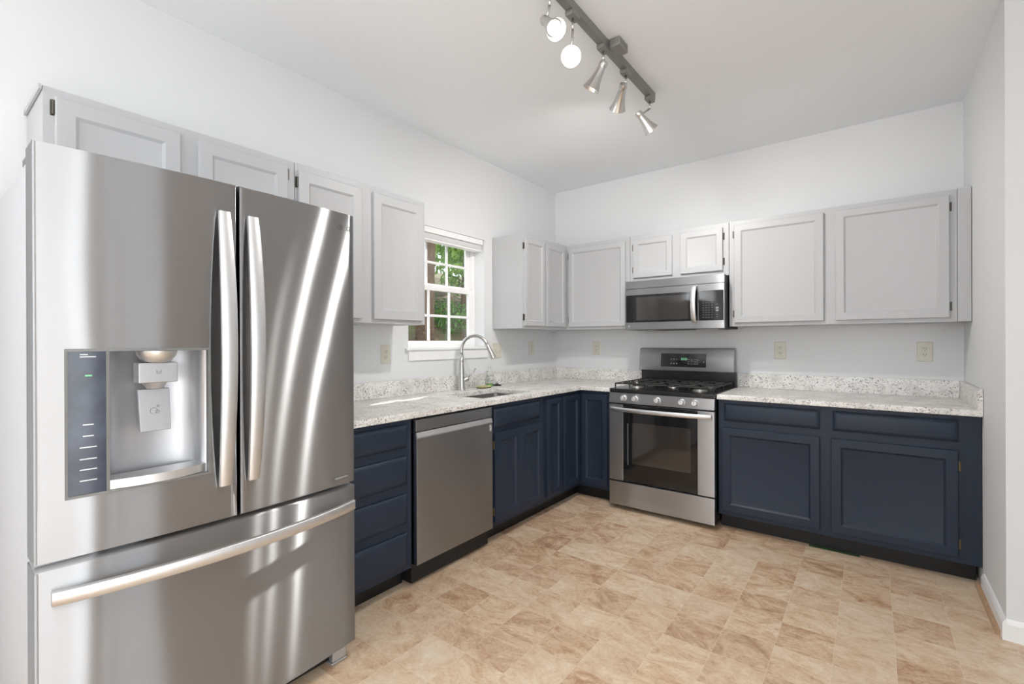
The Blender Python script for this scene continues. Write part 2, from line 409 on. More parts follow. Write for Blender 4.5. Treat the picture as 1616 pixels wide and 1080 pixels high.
# kitchen window: double-hung sashes with grilles, set back in a drywall reveal
b = new_bm(); xi, xo = -.105, -.155
for (y0, y1, z0, z1) in ((WY0, WY0+.03, WZ0, WZ1), (WY1-.03, WY1, WZ0, WZ1), (WY0+.03, WY1-.03, WZ0, WZ0+.03), (WY0+.03, WY1-.03, WZ1-.03, WZ1)):
    box(b, xo, xi, y0, y1, z0, z1)
win = struct('window_1', b, M['trim'])
def sash(x0, x1, z0, z1, gz0, gz1):
    y0, y1 = WY0+.03, WY1-.03; g0, g1 = y0+.045, y1-.045; bm = new_bm()
    box(bm, x0, x1, y0, g0, z0, z1); box(bm, x0, x1, g1, y1, z0, z1); box(bm, x0, x1, g0, g1, z0, gz0); box(bm, x0, x1, g0, g1, gz1, z1)
    xm = (x0+x1)/2
    for k in (1, 2):
        yy = g0+(g1-g0)*k/3; box(bm, xm-.006, xm+.008, yy-.009, yy+.009, gz0, gz1)
    zz = (gz0+gz1)/2
    for k in range(3):
        ya = g0+(g1-g0)*k/3+(.009 if k else 0); yb = g0+(g1-g0)*(k+1)/3-(.009 if k < 2 else 0)
        box(bm, xm-.006, xm+.008, ya, yb, zz-.009, zz+.009)
    s = obj('sash', bm, M['trim'], win, .002)
    obj('pane', box(new_bm(), xm-.011, xm-.008, g0, g1, gz0, gz1), M['glass'], s)
sash(-.128, -.103, WZ0+.03, 1.70, 1.283, 1.662)
sash(-.152, -.129, 1.672, WZ1-.03, 1.715, 2.040)
b = new_bm(); box(b, -.10, .024, WY0+.001, WY1-.001, WZ0-.002, WZ0+.016); box(b, .0, .024, WY0-.03, WY0+.001, WZ0-.002, WZ0+.016); box(b, .0, .024, WY1-.001, WY1+.03, WZ0-.002, WZ0+.016)
obj('window_sill', b, M['trim'], win, .003)
obj('window_apron', box(new_bm(), 0, .012, WY0-.005, WY1+.03, 1.145, WZ0-.002), M['trim'], win, .003)
# raised blind, stacked under its head rail
bl = thing('window_blind', 'white mini blind drawn fully up at the top of the kitchen window', 'blind', (-.06, (WY0+WY1)/2, WZ1))
obj('head_rail', box(new_bm(), -.095, -.005, WY0+.006, WY1-.006, 2.062, 2.104), M['trim'], bl, .003)
bm = new_bm()
for k in range(9): box(bm, -.082, -.018, WY0+.01, WY1-.01, 2.024+k*.0042, 2.0268+k*.0042)
obj('slat_stack', bm, M['trim'], bl)
obj('bottom_rail', box(new_bm(), -.082, -.018, WY0+.01, WY1-.01, 2.010, 2.0225), M['trim'], bl, .002)

# ------------------------------------------------------------------ cabinets
def panel_door(side, u0, u1, v0, v1, n0, mat, parent, fw=.055, name='door', t=.019):
    bm = new_bm()
    rings(bm, side, u0, u1, v0, v1, [(0, n0), (0, n0+t-.004), (.0015, n0+t-.001), (.004, n0+t), (fw-.004, n0+t), (fw, n0+t-.003), (fw+.006, n0+t-.009), (fw+.009, n0+t-.010)])
    return autosmooth(obj(name, bm, mat, parent), 20)
def slab_front(side, u0, u1, v0, v1, n0, mat, parent, name='drawer', t=.019):
    bm = new_bm()
    rings(bm, side, u0, u1, v0, v1, [(0, n0), (0, n0+t-.009), (.002, n0+t-.007), (.017, n0+t+.002), (.021, n0+t+.003)])
    return autosmooth(obj(name, bm, mat, parent), 20)
def hinge(side, u, v, n, parent, mat, d=1):
    """barrel hinge on the face frame beside a door edge; d = direction of the frame"""
    bm = new_bm(); sbox(bm, side, u+.001*d, u+.011*d, v-.026, v+.026, n-.019, n-.016)
    cyl(bm, tf(side, u+.004*d, v-.024, n-.010), tf(side, u+.004*d, v+.024, n-.010), .0042, seg=10)
    return obj('hinge', bm, mat, parent)
def face_frame(bm, side, u0, u1, v0, v1, holes, n0, n1):
    """frame front with rectangular openings, as strips (holes do not overlap in u, or share the same u range)"""
    us = sorted(set([u0, u1]+[h[0] for h in holes]+[h[1] for h in holes]))
    vs = sorted(set([v0, v1]+[h[2] for h in holes]+[h[3] for h in holes]))
    for i in range(len(us)-1):
        run = None
        for j in range(len(vs)):
            solid = j < len(vs)-1 and not any(h[0] <= (us[i]+us[i+1])/2 <= h[1] and h[2] <= (vs[j]+vs[j+1])/2 <= h[3] for h in holes)
            if solid and run is None: run = vs[j]
            if not solid and run is not None: sbox(bm, side, us[i], us[i+1], run, vs[j], n0, n1); run = None
            if j == len(vs)-1 and run is not None: sbox(bm, side, us[i], us[i+1], run, vs[j], n0, n1)
def carcass(side, u0, u1, v0, v1, nf, parent, mat, name='carcass', n0=.003):
    bm = new_bm(); sbox(bm, side, u0+.0008, u1-.0008, v0, v1, n0, nf)
    return obj(name, bm, mat, parent, .0012)
UB, UT, UD = 1.381, 2.143, .3075
G = M['cab_grey']
# upper cabinets, left wall
t = thing('upper_cabinet', 'pale grey two-door wall cabinet over the refrigerator', 'cabinet', (0, -3.276, UB+.44), 'upper cabinets')
carcass('L', -3.710, -2.843, 1.825, UT, UD, t, G)
d = panel_door('L', -3.680, -3.316, 1.845, 2.112, UD, G, t); hinge('L', -3.680, 2.075, UD+.019, d, M['hinge'], -1)
d = panel_door('L', -3.254, -2.881, 1.845, 2.112, UD, G, t); hinge('L', -2.881, 2.075, UD+.019, d, M['hinge'], 1)
obj('top_lip', box(new_bm(), .003, UD+.004, -3.718, -3.711, UT-.016, UT+.001), G, t)
t = thing('upper_cabinet', 'pale grey two-door wall cabinet between the refrigerator and the window', 'cabinet', (0, -2.427, UB), 'upper cabinets')
carcass('L', -2.842, -2.012, UB, UT, UD, t, G)
for a, c, hu, dd in ((-2.828, -2.476, -2.828, -1), (-2.400, -2.040, -2.040, 1)):
    d = panel_door('L', a, c, 1.403, 2.108, UD, G, t)
    if dd == -1: hinge('L', hu, 2.05, UD+.019, d, M['hinge'], dd); hinge('L', hu, 1.46, UD+.019, d, M['hinge'], dd)
# corner (left wall leg + back wall leg is one L-shaped run of two units)
t = thing('upper_cabinet', 'pale grey two-door wall cabinet right of the window, end panel facing it', 'cabinet', (0, -.65, UB), 'upper cabinets')
carcass('L', -.988, -.003, UB, UT, UD, t, G)
d = panel_door('L', -.968, -.682, 1.403, 2.108, UD, G, t, .042); hinge('L', -.968, 2.04, UD+.019, d, M['hinge'], -1); hinge('L', -.968, 1.47, UD+.019, d, M['hinge'], -1)
d = panel_door('L', -.660, -.350, 1.403, 2.108, UD, G, t, .042)
t = thing('upper_cabinet', 'pale grey single-door wall cabinet in the corner, left of the microwave', 'cabinet', (.6, 0, UB), 'upper cabinets')
carcass('B', UD+.001, .9195, UB, UT, UD, t, G)
d = panel_door('B', .338, .884, 1.403, 2.108, UD, G, t, .045); hinge('B', .338, 2.04, UD+.019, d, M['hinge'], -1); hinge('B', .338, 1.47, UD+.019, d, M['hinge'], -1)
t = thing('upper_cabinet', 'short pale grey two-door wall cabinet directly above the microwave', 'cabinet', (1.3, 0, 1.757), 'upper cabinets')
carcass('B', .921, 1.6845, 1.757, UT, UD, t, G)
d = panel_door('B', .953, 1.273, 1.792, 2.108, UD, G, t, .045); hinge('B', .953, 2.045, UD+.019, d, M['hinge'], -1); hinge('B', .953, 1.86, UD+.019, d, M['hinge'], -1)
d = panel_door('B', 1.338, 1.645, 1.792, 2.108, UD, G, t, .045); hinge('B', 1.645, 2.045, UD+.019, d, M['hinge'], 1); hinge('B', 1.645, 1.86, UD+.019, d, M['hinge'], 1)
t = thing('upper_cabinet', 'wide pale grey two-door wall cabinet right of the microwave', 'cabinet', (2.3, 0, UB), 'upper cabinets')
carcass('B', 1.686, 2.904, UB, UT, UD, t, G)
d = panel_door('B', 1.722, 2.264, 1.405, 2.112, UD, G, t, .048); hinge('B', 1.722, 2.045, UD+.019, d, M['hinge'], -1); hinge('B', 1.722, 1.47, UD+.019, d, M['hinge'], -1)
d = panel_door('B', 2.327, 2.870, 1.405, 2.112, UD, G, t, .048); hinge('B', 2.870, 2.045, UD+.019, d, M['hinge'], 1); hinge('B', 2.870, 1.47, UD+.019, d, M['hinge'], 1)
bm = new_bm(); sbox(bm, 'B', 2.905, 2.9625, UB, UT+.004, UD-.03, UD+.003); obj('filler_strip', bm, G, t, .001)

# base cabinets
NV = M['cab_navy']; BD = .61; BT = .879; TK = .10
def toe(side, u0, u1, parent, n=.535):
    bm = new_bm(); sbox(bm, side, u0+.001, u1-.001, .0, TK-.001, .05, n); return obj('toe_kick', bm, M['toe'], parent)
t = thing('base_cabinet', 'navy base cabinet with four drawers between refrigerator and dishwasher', 'cabinet', (.3, -2.6, 0), 'base cabinets')
carcass('L', -2.840, -2.384, TK, BT, BD, t, NV); toe('L', -2.840, -2.384, t)
for v0, v1 in ((.735, .853), (.545, .690), (.345, .498), (.128, .298)):
    slab_front('L', -2.815, -2.420, v0, v1, BD, NV, t, 'drawer')
t = thing('base_cabinet', 'navy sink base cabinet with two doors beside the dishwasher', 'cabinet', (.3, -1.45, 0), 'base cabinets')
# open-topped box so the sink bowl hangs inside
bm = new_bm()
box(bm, .003, BD, -1.7572, -1.7500, TK, BT); box(bm, .003, BD, -1.172, -1.1532, TK, BT); box(bm, .003, BD, -1.750, -1.172, TK, TK+.016)
face_frame(bm, 'L', -1.7572, -1.1532, TK+.0, BT, [], BD-.019, BD) if False else None
sbox(bm, 'L', -1.750, -1.172, TK+.016, BT, BD-.02, BD)
obj('carcass', bm, NV, t, .001); toe('L', -1.758, -1.152, t)
slab_front('L', -1.722, -1.214, .730, .850, BD, NV, t, 'false_drawer_front')
d = panel_door('L', -1.718, -1.449, .132, .692, BD, NV, t, .05); hinge('L', -1.718, .62, BD+.019, d, M['hinge_brass'], -1); hinge('L', -1.718, .20, BD+.019, d, M['hinge_brass'], -1)
d = panel_door('L', -1.446, -1.178, .132, .692, BD, NV, t, .05)
t = thing('base_cabinet', 'narrow navy base cabinet with one tall door right of the sink cabinet', 'cabinet', (.3, -1.03, 0), 'base cabinets')
carcass('L', -1.152, -.9, TK, BT, BD, t, NV); toe('L', -1.152, -.9, t)
panel_door('L', -1.116, -.914, .132, .850, BD, NV, t, .045)
t = thing('corner_base_cabinet', 'navy corner base cabinet with two doors meeting left of the range', 'cabinet', (.3, -.4, 0), 'base cabinets')
bm = new_bm(); box(bm, .003, BD, -.8992, -.003, TK, BT); box(bm, BD, .9085, -BD, -.003, TK, BT); obj('carcass', bm, NV, t, .001)
bm = new_bm(); box(bm, .05, .535, -.899, -.05, 0, TK-.001); box(bm, .535, .9075, -.535, -.05, 0, TK-.001); obj('toe_kick', bm, M['toe'], t)
panel_door('L', -.884, -.636, .132, .850, BD, NV, t, .045); panel_door('B', .634, .862, .132, .850, BD, NV, t, .045)
t = thing('base_cabinet', 'wide navy base cabinet with two drawers over two doors, right of the range', 'cabinet', (2.3, -.3, 0), 'base cabinets')
carcass('B', 1.682, WX-.002, TK, BT, BD, t, NV); toe('B', 1.682, WX-.016, t)
slab_front('B', 1.722, 2.262, .738, .853, BD, NV, t, 'drawer'); slab_front('B', 2.327, 2.874, .738, .853, BD, NV, t, 'drawer')
d = panel_door('B', 1.708, 2.262, .130, .692, BD, NV, t, .052)
d = panel_door('B', 2.318, 2.873, .130, .692, BD, NV, t, .052); hinge('B', 2.873, .61, BD+.019, d, M['hinge_brass'], 1); hinge('B', 2.873, .20, BD+.019, d, M['hinge_brass'], 1)
bm = new_bm(); box(bm, 2.20, 2.455, -.574, -.540, .0005, .0015)
tag(obj('painters_tape', bm, M['green_tape']), 'strip of green masking tape on the floor under the wide navy cabinet', 'tape')

# ------------------------------------------------------------------ worktops
CT0, CT1, CD = .8805, .914, .645
SK = (.205, .548, -1.740, -1.205)   # sink cut-out x0 x1 y0 y1
t = thing('worktop', 'L-shaped speckled white granite worktop from the refrigerator to the range', 'worktop', (.3, -1.5, CT0))
def slab_poly(outline, hole=None):
    bm = new_bm()
    def cell(x0, x1, y0, y1):
        vs = [bm.verts.new(p) for p in ((x0,y0,CT0),(x1,y0,CT0),(x1,y1,CT0),(x0,y1,CT0))]; bm.faces.new(vs)
    for c in outline: cell(*c)
    bmesh.ops.remove_doubles(bm, verts=bm.verts[:], dist=1e-5)
    r = bmesh.ops.extrude_face_region(bm, geom=bm.faces[:])
    bmesh.ops.translate(bm, verts=[v for v in r['geom'] if isinstance(v, bmesh.types.BMVert)], vec=(0,0,CT1-CT0))
    return bm
X = [.002, SK[0], SK[1], CD, .9085]; Y = [-2.842, SK[2], SK[3], -CD, -.002]
cells = []
for i in range(4):
    for j in range(4):
        if i == 3 and j != 3: continue
        if i == 1 and j == 1: continue
        cells.append((X[i], X[i+1], Y[j], Y[j+1]))
obj('countertop', slab_poly(cells), M['granite'], t, .004)
bm = new_bm(); box(bm, .002, .022, -2.842, -.002, CT1+.0002, 1.0205); obj('backsplash', bm, M['granite'], t, .002)
bm = new_bm(); box(bm, .0225, .9085, -.022, -.002, CT1+.0002, 1.0205); obj('backsplash', bm, M['granite'], t, .002)
t = thing('worktop', 'straight speckled white granite worktop right of the range', 'worktop', (2.3, -.3, CT0))
obj('countertop', slab_poly([(1.681, WX-.002, -.6505, -.002)]), M['granite'], t, .004)
bm = new_bm(); box(bm, 1.683, WX-.0225, -.022, -.002, CT1+.0002, 1.0225); obj('backsplash', bm, M['granite'], t, .002)
bm = new_bm(); box(bm, WX-.022, WX-.002, -.648, -.002, CT1+.0002, 1.0225); obj('side_splash', bm, M['granite'], t, .002)

# ------------------------------------------------------------------ sink and what stands by it
t = thing('kitchen_sink', 'undermount stainless steel sink bowl set into the L-shaped granite worktop', 'sink', (.37, -1.48, .70))
bm = new_bm()
def rr(x0, x1, y0, y1, r, z, n=5):
    out = []
    for cx_, cy_, a0 in ((x1-r, y1-r, 0), (x0+r, y1-r, PI/2), (x0+r, y0+r, PI), (x1-r, y0+r, 1.5*PI)):
        for k in range(n+1):
            a = a0+PI/2*k/n; out.append(bm.verts.new((cx_+r*math.cos(a), cy_+r*math.sin(a), z)))
    return out
x0, x1, y0, y1 = SK
L_ = [rr(x0-.02, x1+.02, y0-.02, y1+.02, .05, .8795), rr(x0-.004, x1+.004, y0-.004, y1+.004, .045, .8795), rr(x0-.004, x1+.004, y0-.004, y1+.004, .045, .86), rr(x0+.006, x1-.006, y0+.006, y1-.006, .05, .715), rr(x0+.03, x1-.03, y0+.03, y1-.03, .04, .695)]
for a, c in zip(L_, L_[1:]):
    for k in range(len(a)): bm.faces.new((a[k], a[(k+1)%len(a)], c[(k+1)%len(a)], c[k]))
bm.faces.new(L_[-1])
o = autosmooth(obj('bowl', bm, M['sinksteel'], t), 45)
sd = o.modifiers.new('sol', 'SOLIDIFY'); sd.thickness = -.0012
bm = new_bm(); lathe(bm, (.37, -1.48, .6955), (0,0,1), [(.055, 0), (.055, .003), (.045, .004), (.04, .001), (.012, .001), (.012, .006)]); obj('drain', bm, M['nickel'], t, smooth=False)

t = thing('faucet', 'brushed nickel gooseneck pull-down faucet standing behind the sink', 'faucet', (.085, -1.453, CT1))
FX, FY = .085, -1.453
bm = new_bm(); lathe(bm, (FX, FY, CT1), (0,0,1), [(.030, .0), (.030, .004), (.0265, .008), (.0255, .012), (.0235, .06), (.0205, .13), (.0175, .20), (.0150, .27)]); obj('body', bm, M['nickel'], t, smooth=True)
sd_ = Vector((.93, .37, 0)).normalized(); R_ = .105; zc = CT1+.300
pts = [Vector((FX, FY, CT1+.265)), Vector((FX, FY, CT1+.285))]
for k in range(0, 17):
    a = PI-(PI*.88)*k/16; pts.append(Vector((FX, FY, zc))+sd_*(R_+R_*math.cos(a))+Vector((0,0,R_*math.sin(a))))
bm = new_bm(); tube(bm, pts, .0125, 18); obj('neck', bm, M['nickel'], t, smooth=True)
e = pts[-1]; dr = (pts[-1]-pts[-2]).normalized()
bm = new_bm(); lathe(bm, e-dr*.004, dr, [(.0130, 0), (.0150, .003), (.0155, .03), (.0180, .07), (.0210, .106), (.0205, .112), (.0175, .114)]); obj('spray_head', bm, M['nickel'], t, smooth=False); autosmooth(COL.objects[-1] if False else bpy.data.objects['spray_head'], 40)
hd = Vector((.45, .85, .0)).normalized()
bm = new_bm(); p0 = Vector((FX, FY, .985)); lathe(bm, p0+hd*.010, hd+Vector((0,0,.35)), [(.016, 0), (.0175, .012), (.0175, .040), (.013, .050)])
autosmooth(obj('handle_hub', bm, M['nickel'], t), 40)
bm = new_bm(); q0 = p0+hd*.048+Vector((0,0,.016)); tube(bm, [q0, q0+hd*.03+Vector((0,0,.03)), q0+hd*.062+Vector((0,0,.072))], [.006, .0052, .0058], 10); obj('lever', bm, M['nickel'], t, smooth=True)

t = thing('sponge', 'yellow sponge with dark scrubbing side lying behind the sink', 'sponge', (.100, -1.215, CT1))
bm = new_bm(); box(bm, .075, .140, -1.28, -1.175, CT1+.0055, CT1+.017); obj('foam', bm, M['yellow'], t, .004)
bm = new_bm(); box(bm, .076, .139, -1.279, -1.176, CT1+.0002, CT1+.0055); obj('scrub_pad', bm, M['olive'], t, .001)
t = thing('soap_bottle', 'clear upright bottle with a little green soap near the backsplash', 'bottle', (.062, -1.10, CT1))
bm = new_bm(); lathe(bm, (.062, -1.10, CT1+.0003), (0,0,1), [(.020, 0), (.026, .003), (.027, .01), (.027, .10), (.022, .125), (.011, .14), (.011, .155)]); obj('bottle_body', bm, M['clear'], t, smooth=True)
bm = new_bm(); lathe(bm, (.062, -1.10, CT1+.002), (0,0,1), [(.018, 0), (.0245, .003), (.0245, .022)]); obj('soap', bm, M['green_soap'], t)
bm = new_bm(); lathe(bm, (.062, -1.10, CT1+.1555), (0,0,1), [(.012, 0), (.012, .014), (.004, .018), (.004, .03)]); obj('cap', bm, M['clear'], t)
t = thing('sink_stopper', 'small black rubber sink stopper on the worktop by the backsplash', 'stopper', (.060, -1.005, CT1))
bm = new_bm(); lathe(bm, (.060, -1.005, CT1+.0003), (0,0,1), [(.036, 0), (.037, .004), (.034, .007), (.014, .009), (.012, .016)]); obj('disc', bm, M['black_rubber'], t)
bm = new_bm(); lathe(bm, (.060, -1.005, CT1+.0165), (0,0,1), [(.005, 0), (.005, .008), (.011, .011), (.011, .015)]); obj('knob', bm, M['nickel'], t)

# ------------------------------------------------------------------ outlets and switch
def outlet(side, u, v, label, kind='outlet', w=.078, h=.126):
    t = thing('wall_outlet' if kind == 'outlet' else 'wall_switch', label, kind, tf(side, u, v, 0), 'wall outlets' if kind == 'outlet' else None)
    bm = new_bm(); rings(bm, side, u-w/2, u+w/2, v-h/2, v+h/2, [(0, .0005), (0, .003), (.003, .0055), (.006, .006)]); obj('cover_plate', bm, M['ivory'], t)
    if kind == 'outlet':
        for dz in (-.0195, .0195):
            bm = new_bm(); lathe(bm, tf(side, u, v+dz, .006), tf(side, 0, 0, 1), [(.0165, 0), (.0165, .0015), (.0155, .002)], 20)
            s = obj('socket', bm, M['ivory'], t)
            bm = new_bm()
            for du in (-.0065, .0065): sbox(bm, side, u+du-.0013, u+du+.0013, v+dz-.002, v+dz+.008, .0081, .0086)
            cyl(bm, tf(side, u, v+dz-.008, .0081), tf(side, u, v+dz-.008, .0086), .0026, seg=10)
            obj('slots', bm, M['slot'], s)
    else:
        for du in (-.023, .023) if w > .1 else (0,):
            bm = new_bm(); sbox(bm, side, u+du-.005, u+du+.005, v-.012, v+.012, .006, .008); 
            sbox(bm, side, u+du-.0035, u+du+.0035, v-.002, v+.008, .008, .017); obj('toggle', bm, M['ivory'], t)
    return t
outlet('L', -2.076, 1.195, 'ivory duplex outlet on the left wall between refrigerator and faucet')
outlet('L', -.932, 1.199, 'ivory double light switch on the wall right of the faucet', 'switch', .122)
outlet('L', -.431, 1.211, 'ivory outlet on the left wall nearest the room corner, under the wall cabinets')
outlet('B', .452, 1.212, 'ivory duplex outlet on the back wall left of the range')
outlet('B', 1.970, 1.202, 'ivory duplex outlet on the back wall just right of the range')
outlet('B', 2.783, 1.200, 'ivory duplex outlet on the back wall near the right wall')

# ------------------------------------------------------------------ dishwasher
t = thing('dishwasher', 'stainless steel dishwasher with pocket handle between navy base cabinets', 'dishwasher', (.3, -2.07, 0))
U0, U1 = -2.376, -1.766
bm = new_bm(); box(bm, .03, .600, U0-.003, U1+.003, .012, .872); obj('tub_body', bm, M['dark'], t)
bm = new_bm(); box(bm, .6005, .640, U0, U1, .808, .868); obj('control_strip', bm, M['steel_dull'], t, .002)
bm = new_bm()   # door with the slanted pocket lip
pr = [(.601, .115), (.642, .115), (.645, .119), (.645, .775), (.637, .800), (.618, .800), (.601, .800)]
A = [bm.verts.new((x, U0, z)) for x, z in pr]; B = [bm.verts.new((x, U1, z)) for x, z in pr]
for i in range(len(pr)): bm.faces.new((A[i], A[(i+1)%len(pr)], B[(i+1)%len(pr)], B[i]))
bm.faces.new(A); bm.faces.new(B[::-1]); d = obj('door', bm, M['steel_dull'], t, .0015)
bm = new_bm(); pr = [(.6455, .772), (.6475, .772), (.6475, .778), (.640, .8035), (.612, .8035), (.612, .8015), (.638, .8012)]
A = [bm.verts.new((x, U0+.002, z)) for x, z in pr]; B = [bm.verts.new((x, U1-.002, z)) for x, z in pr]
for i in range(len(pr)): bm.faces.new((A[i], A[(i+1)%len(pr)], B[(i+1)%len(pr)], B[i]))
bm.faces.new(A); bm.faces.new(B[::-1]); obj('handle_lip', bm, M['handle_steel'], d)
bm = new_bm(); box(bm, .6453, .6458, U1-.030, U1-.008, .722, .765); s = obj('sticker', bm, M['grey_print'], d)
bm = new_bm(); box(bm, .646, .6463, U1-.027, U1-.011, .748, .752); box(bm, .646, .6463, U1-.024, U1-.014, .731, .740); obj('sticker_mark', bm, M['white_print'], s)
bm = new_bm(); box(bm, .515, .530, U0, U1, .012, .111); obj('kick_panel', bm, M['enamel'], t)
for y in (U0+.02, U1-.02):
    bm = new_bm(); lathe(bm, (.56, y, 0), (0,0,1), [(.012, 0), (.012, .006), (.005, .008), (.005, .03)]); obj('levelling_foot', bm, M['nickel'], t)

# ------------------------------------------------------------------ range
t = thing('gas_range', 'stainless steel freestanding gas range with black glass oven door', 'range', (1.295, -.35, 0))
RX0, RX1 = .9125, 1.6765
bm = new_bm(); sbox(bm, 'B', RX0+.002, RX1-.002, .035, .884, .03, .640); obj('body', bm, M['enamel'], t)
for ux in (RX0+.04, RX1-.04):
    for nn in (.08, .58):
        bm = new_bm(); cyl(bm, tf('B', ux, 0, nn), tf('B', ux, .0345, nn), .014); obj('leg', bm, M['dark'], t)
bm = new_bm(); rings(bm, 'B', RX0, RX1, .8845, .916, [(0, .026), (0, .678), (.003, .684), (.004, .686)]); 
obj('cooktop', bm, M['enamel'], t, .004)
bm = new_bm()   # sloping control panel
pr = [(.641, .8075), (.688, .8075), (.690, .812), (.682, .884), (.641, .884)]
A = [bm.verts.new(tf('B', RX0, z, n)) for n, z in pr]; B = [bm.verts.new(tf('B', RX1, z, n)) for n, z in pr]
for i in range(5): bm.faces.new((A[i], A[(i+1)%5], B[(i+1)%5], B[i]))
bm.faces.new(A); bm.faces.new(B[::-1]); cp = obj('control_panel', bm, M['steel_range'], t, .001)
kn = Vector((0, -1, .11)).normalized()
for u in (1.027, 1.118, 1.287, 1.460, 1.550):
    b0 = Vector(tf('B', u, .846, .6862)); bm = new_bm()
    lathe(bm, b0, kn, [(.0235, 0), (.0235, .004), (.0205, .006), (.0195, .022), (.0165, .026)])
    # grip ridge
    g0 = b0+kn*.022; 
    tube(bm, [g0+Vector((0,0,-.016)), g0+Vector((0,0,.016))], .0055, 8)
    autosmooth(obj('knob', bm, M['handle_steel'], cp), 40)
# oven door
dr_ = new_bm(); sbox(dr_, 'B', RX0, 1.024, .224, .797, .6415, .688); sbox(dr_, 'B', 1.567, RX1, .224, .797, .6415, .688); sbox(dr_, 'B', 1.024, 1.567, .224, .797, .6415, .676)
door = obj('oven_door', dr_, M['steel_range'], t, .0015)
bm = new_bm(); sbox(bm, 'B', 1.0245, 1.5665, .226, .796, .6765, .6865); gl = obj('door_glass', bm, M['blackglass'], door)
bm = new_bm(); sbox(bm, 'B', 1.094, 1.520, .362, .668, .6867, .6872); obj('oven_window', bm, M['windowglass'], gl)
bm = new_bm()
for zz in (.375, .655): sbox(bm, 'B', 1.060, 1.545, zz-.0012, zz+.0012, .6873, .6876) if False else None
sbox(bm, 'B', 1.058, 1.064, .35, .66, .6867, .6871); obj('glass_edge', bm, M['grey_edge'], gl)
pts = []
for k in range(21):
    s = k/20; u = RX0+.018+(RX1-RX0-.036)*s; bow = math.sin(PI*s)**.6 if 0 < s < 1 else 0
    pts.append(tf('B', u, .764, .700+.042*bow))
bm = new_bm(); barsweep(bm, pts, .030, .014, (0,0,1), (0,-1,0)); autosmooth(obj('handle', bm, M['handle_steel'], door), 50)
for u in (RX0+.03, RX1-.03):
    bm = new_bm(); sbox(bm, 'B', u-.012, u+.012, .753, .775, .688, .704); obj('handle_mount', bm, M['handle_steel'], door)
bm = new_bm(); sbox(bm, 'B', RX0, RX1, .036, .212, .6415, .688); obj('bottom_drawer', bm, M['steel_range'], t, .002)
# backguard
bm = new_bm(); sbox(bm, 'B', RX0+.006, RX1-.002, .9165, 1.030, .028, .062); obj('rear_riser', bm, M['enamel'], t)
bm = new_bm(); pr = [(.024, 1.031), (.108, 1.031), (.110, 1.036), (.086, 1.205), (.080, 1.213), (.030, 1.218), (.024, 1.214)]
A = [bm.verts.new(tf('B', RX0+.002, z, n)) for n, z in pr]; B = [bm.verts.new(tf('B', RX1-.006, z, n)) for n, z in pr]
for i in range(7): bm.faces.new((A[i], A[(i+1)%7], B[(i+1)%7], B[i]))
bm.faces.new(A); bm.faces.new(B[::-1]); bgd = autosmooth(obj('backguard', bm, M['steel_range'], t), 30)
def onbg(u, v, e):   # point on the sloping face, e above it
    s = (v-1.036)/(1.205-1.036); return Vector(tf('B', u, v, .110-.024*s+e))
bm = new_bm(); c4 = [(1.103, 1.062), (1.467, 1.062), (1.467, 1.172), (1.103, 1.172)]
A = [bm.verts.new(onbg(u, v, .0003)) for u, v in c4]; B = [bm.verts.new(onbg(u, v, .003)) for u, v in c4]
for i in range(4): bm.faces.new((A[i], A[(i+1)%4], B[(i+1)%4], B[i]))
bm.faces.new(A); bm.faces.new(B[::-1]); dp = obj('display_panel', bm, M['blackglass'], bgd)
def mark(uv, mat, name, par, fn, e0, e1):
    bm = new_bm()
    for (u0, u1, v0, v1) in uv:
        A = [bm.verts.new(fn(u, v, e0)) for u, v in ((u0,v0),(u1,v0),(u1,v1),(u0,v1))]; B = [bm.verts.new(fn(u, v, e1)) for u, v in ((u0,v0),(u1,v0),(u1,v1),(u0,v1))]
        for i in range(4): bm.faces.new((A[i], A[(i+1)%4], B[(i+1)%4], B[i]))
        bm.faces.new(A); bm.faces.new(B[::-1])
    return obj(name, bm, mat, par)
lst = []
for u in (1.190, 1.213, 1.236): lst += [(u-.006, u+.006, 1.122, 1.128), (u-.005, u+.005, 1.085, 1.095)]
for u in (1.330, 1.356, 1.382, 1.400): lst += [(u-.007, u+.007, 1.120, 1.126), (u-.007, u+.007, 1.104, 1.108), (u-.007, u+.007, 1.086, 1.091)]
lst += [(1.446, 1.452, 1.098, 1.112)]
for q_ in lst: mark([q_], M['grey_print'], 'button_mark', bgd, onbg, .0031, .0034)
# clock: 4 seven-segment style digits
seg = []
for u in (1.275, 1.287, 1.301, 1.313): seg += [(u-.004, u+.004, 1.134, 1.136), (u+.003, u+.0045, 1.118, 1.136), (u-.004, u+.004, 1.126, 1.1275), (u-.0045, u-.003, 1.118, 1.1265), (u-.004, u+.004, 1.118, 1.1195)]
seg += [(1.2935, 1.2950, 1.122, 1.124), (1.2935, 1.2950, 1.130, 1.132)]
mark(seg, M['green_led'], 'clock_digits', bgd, onbg, .0031, .0034)
mark([(.925, .934, 1.046, 1.055)], M['white_print'], 'badge', bgd, onbg, .0002, .0008)
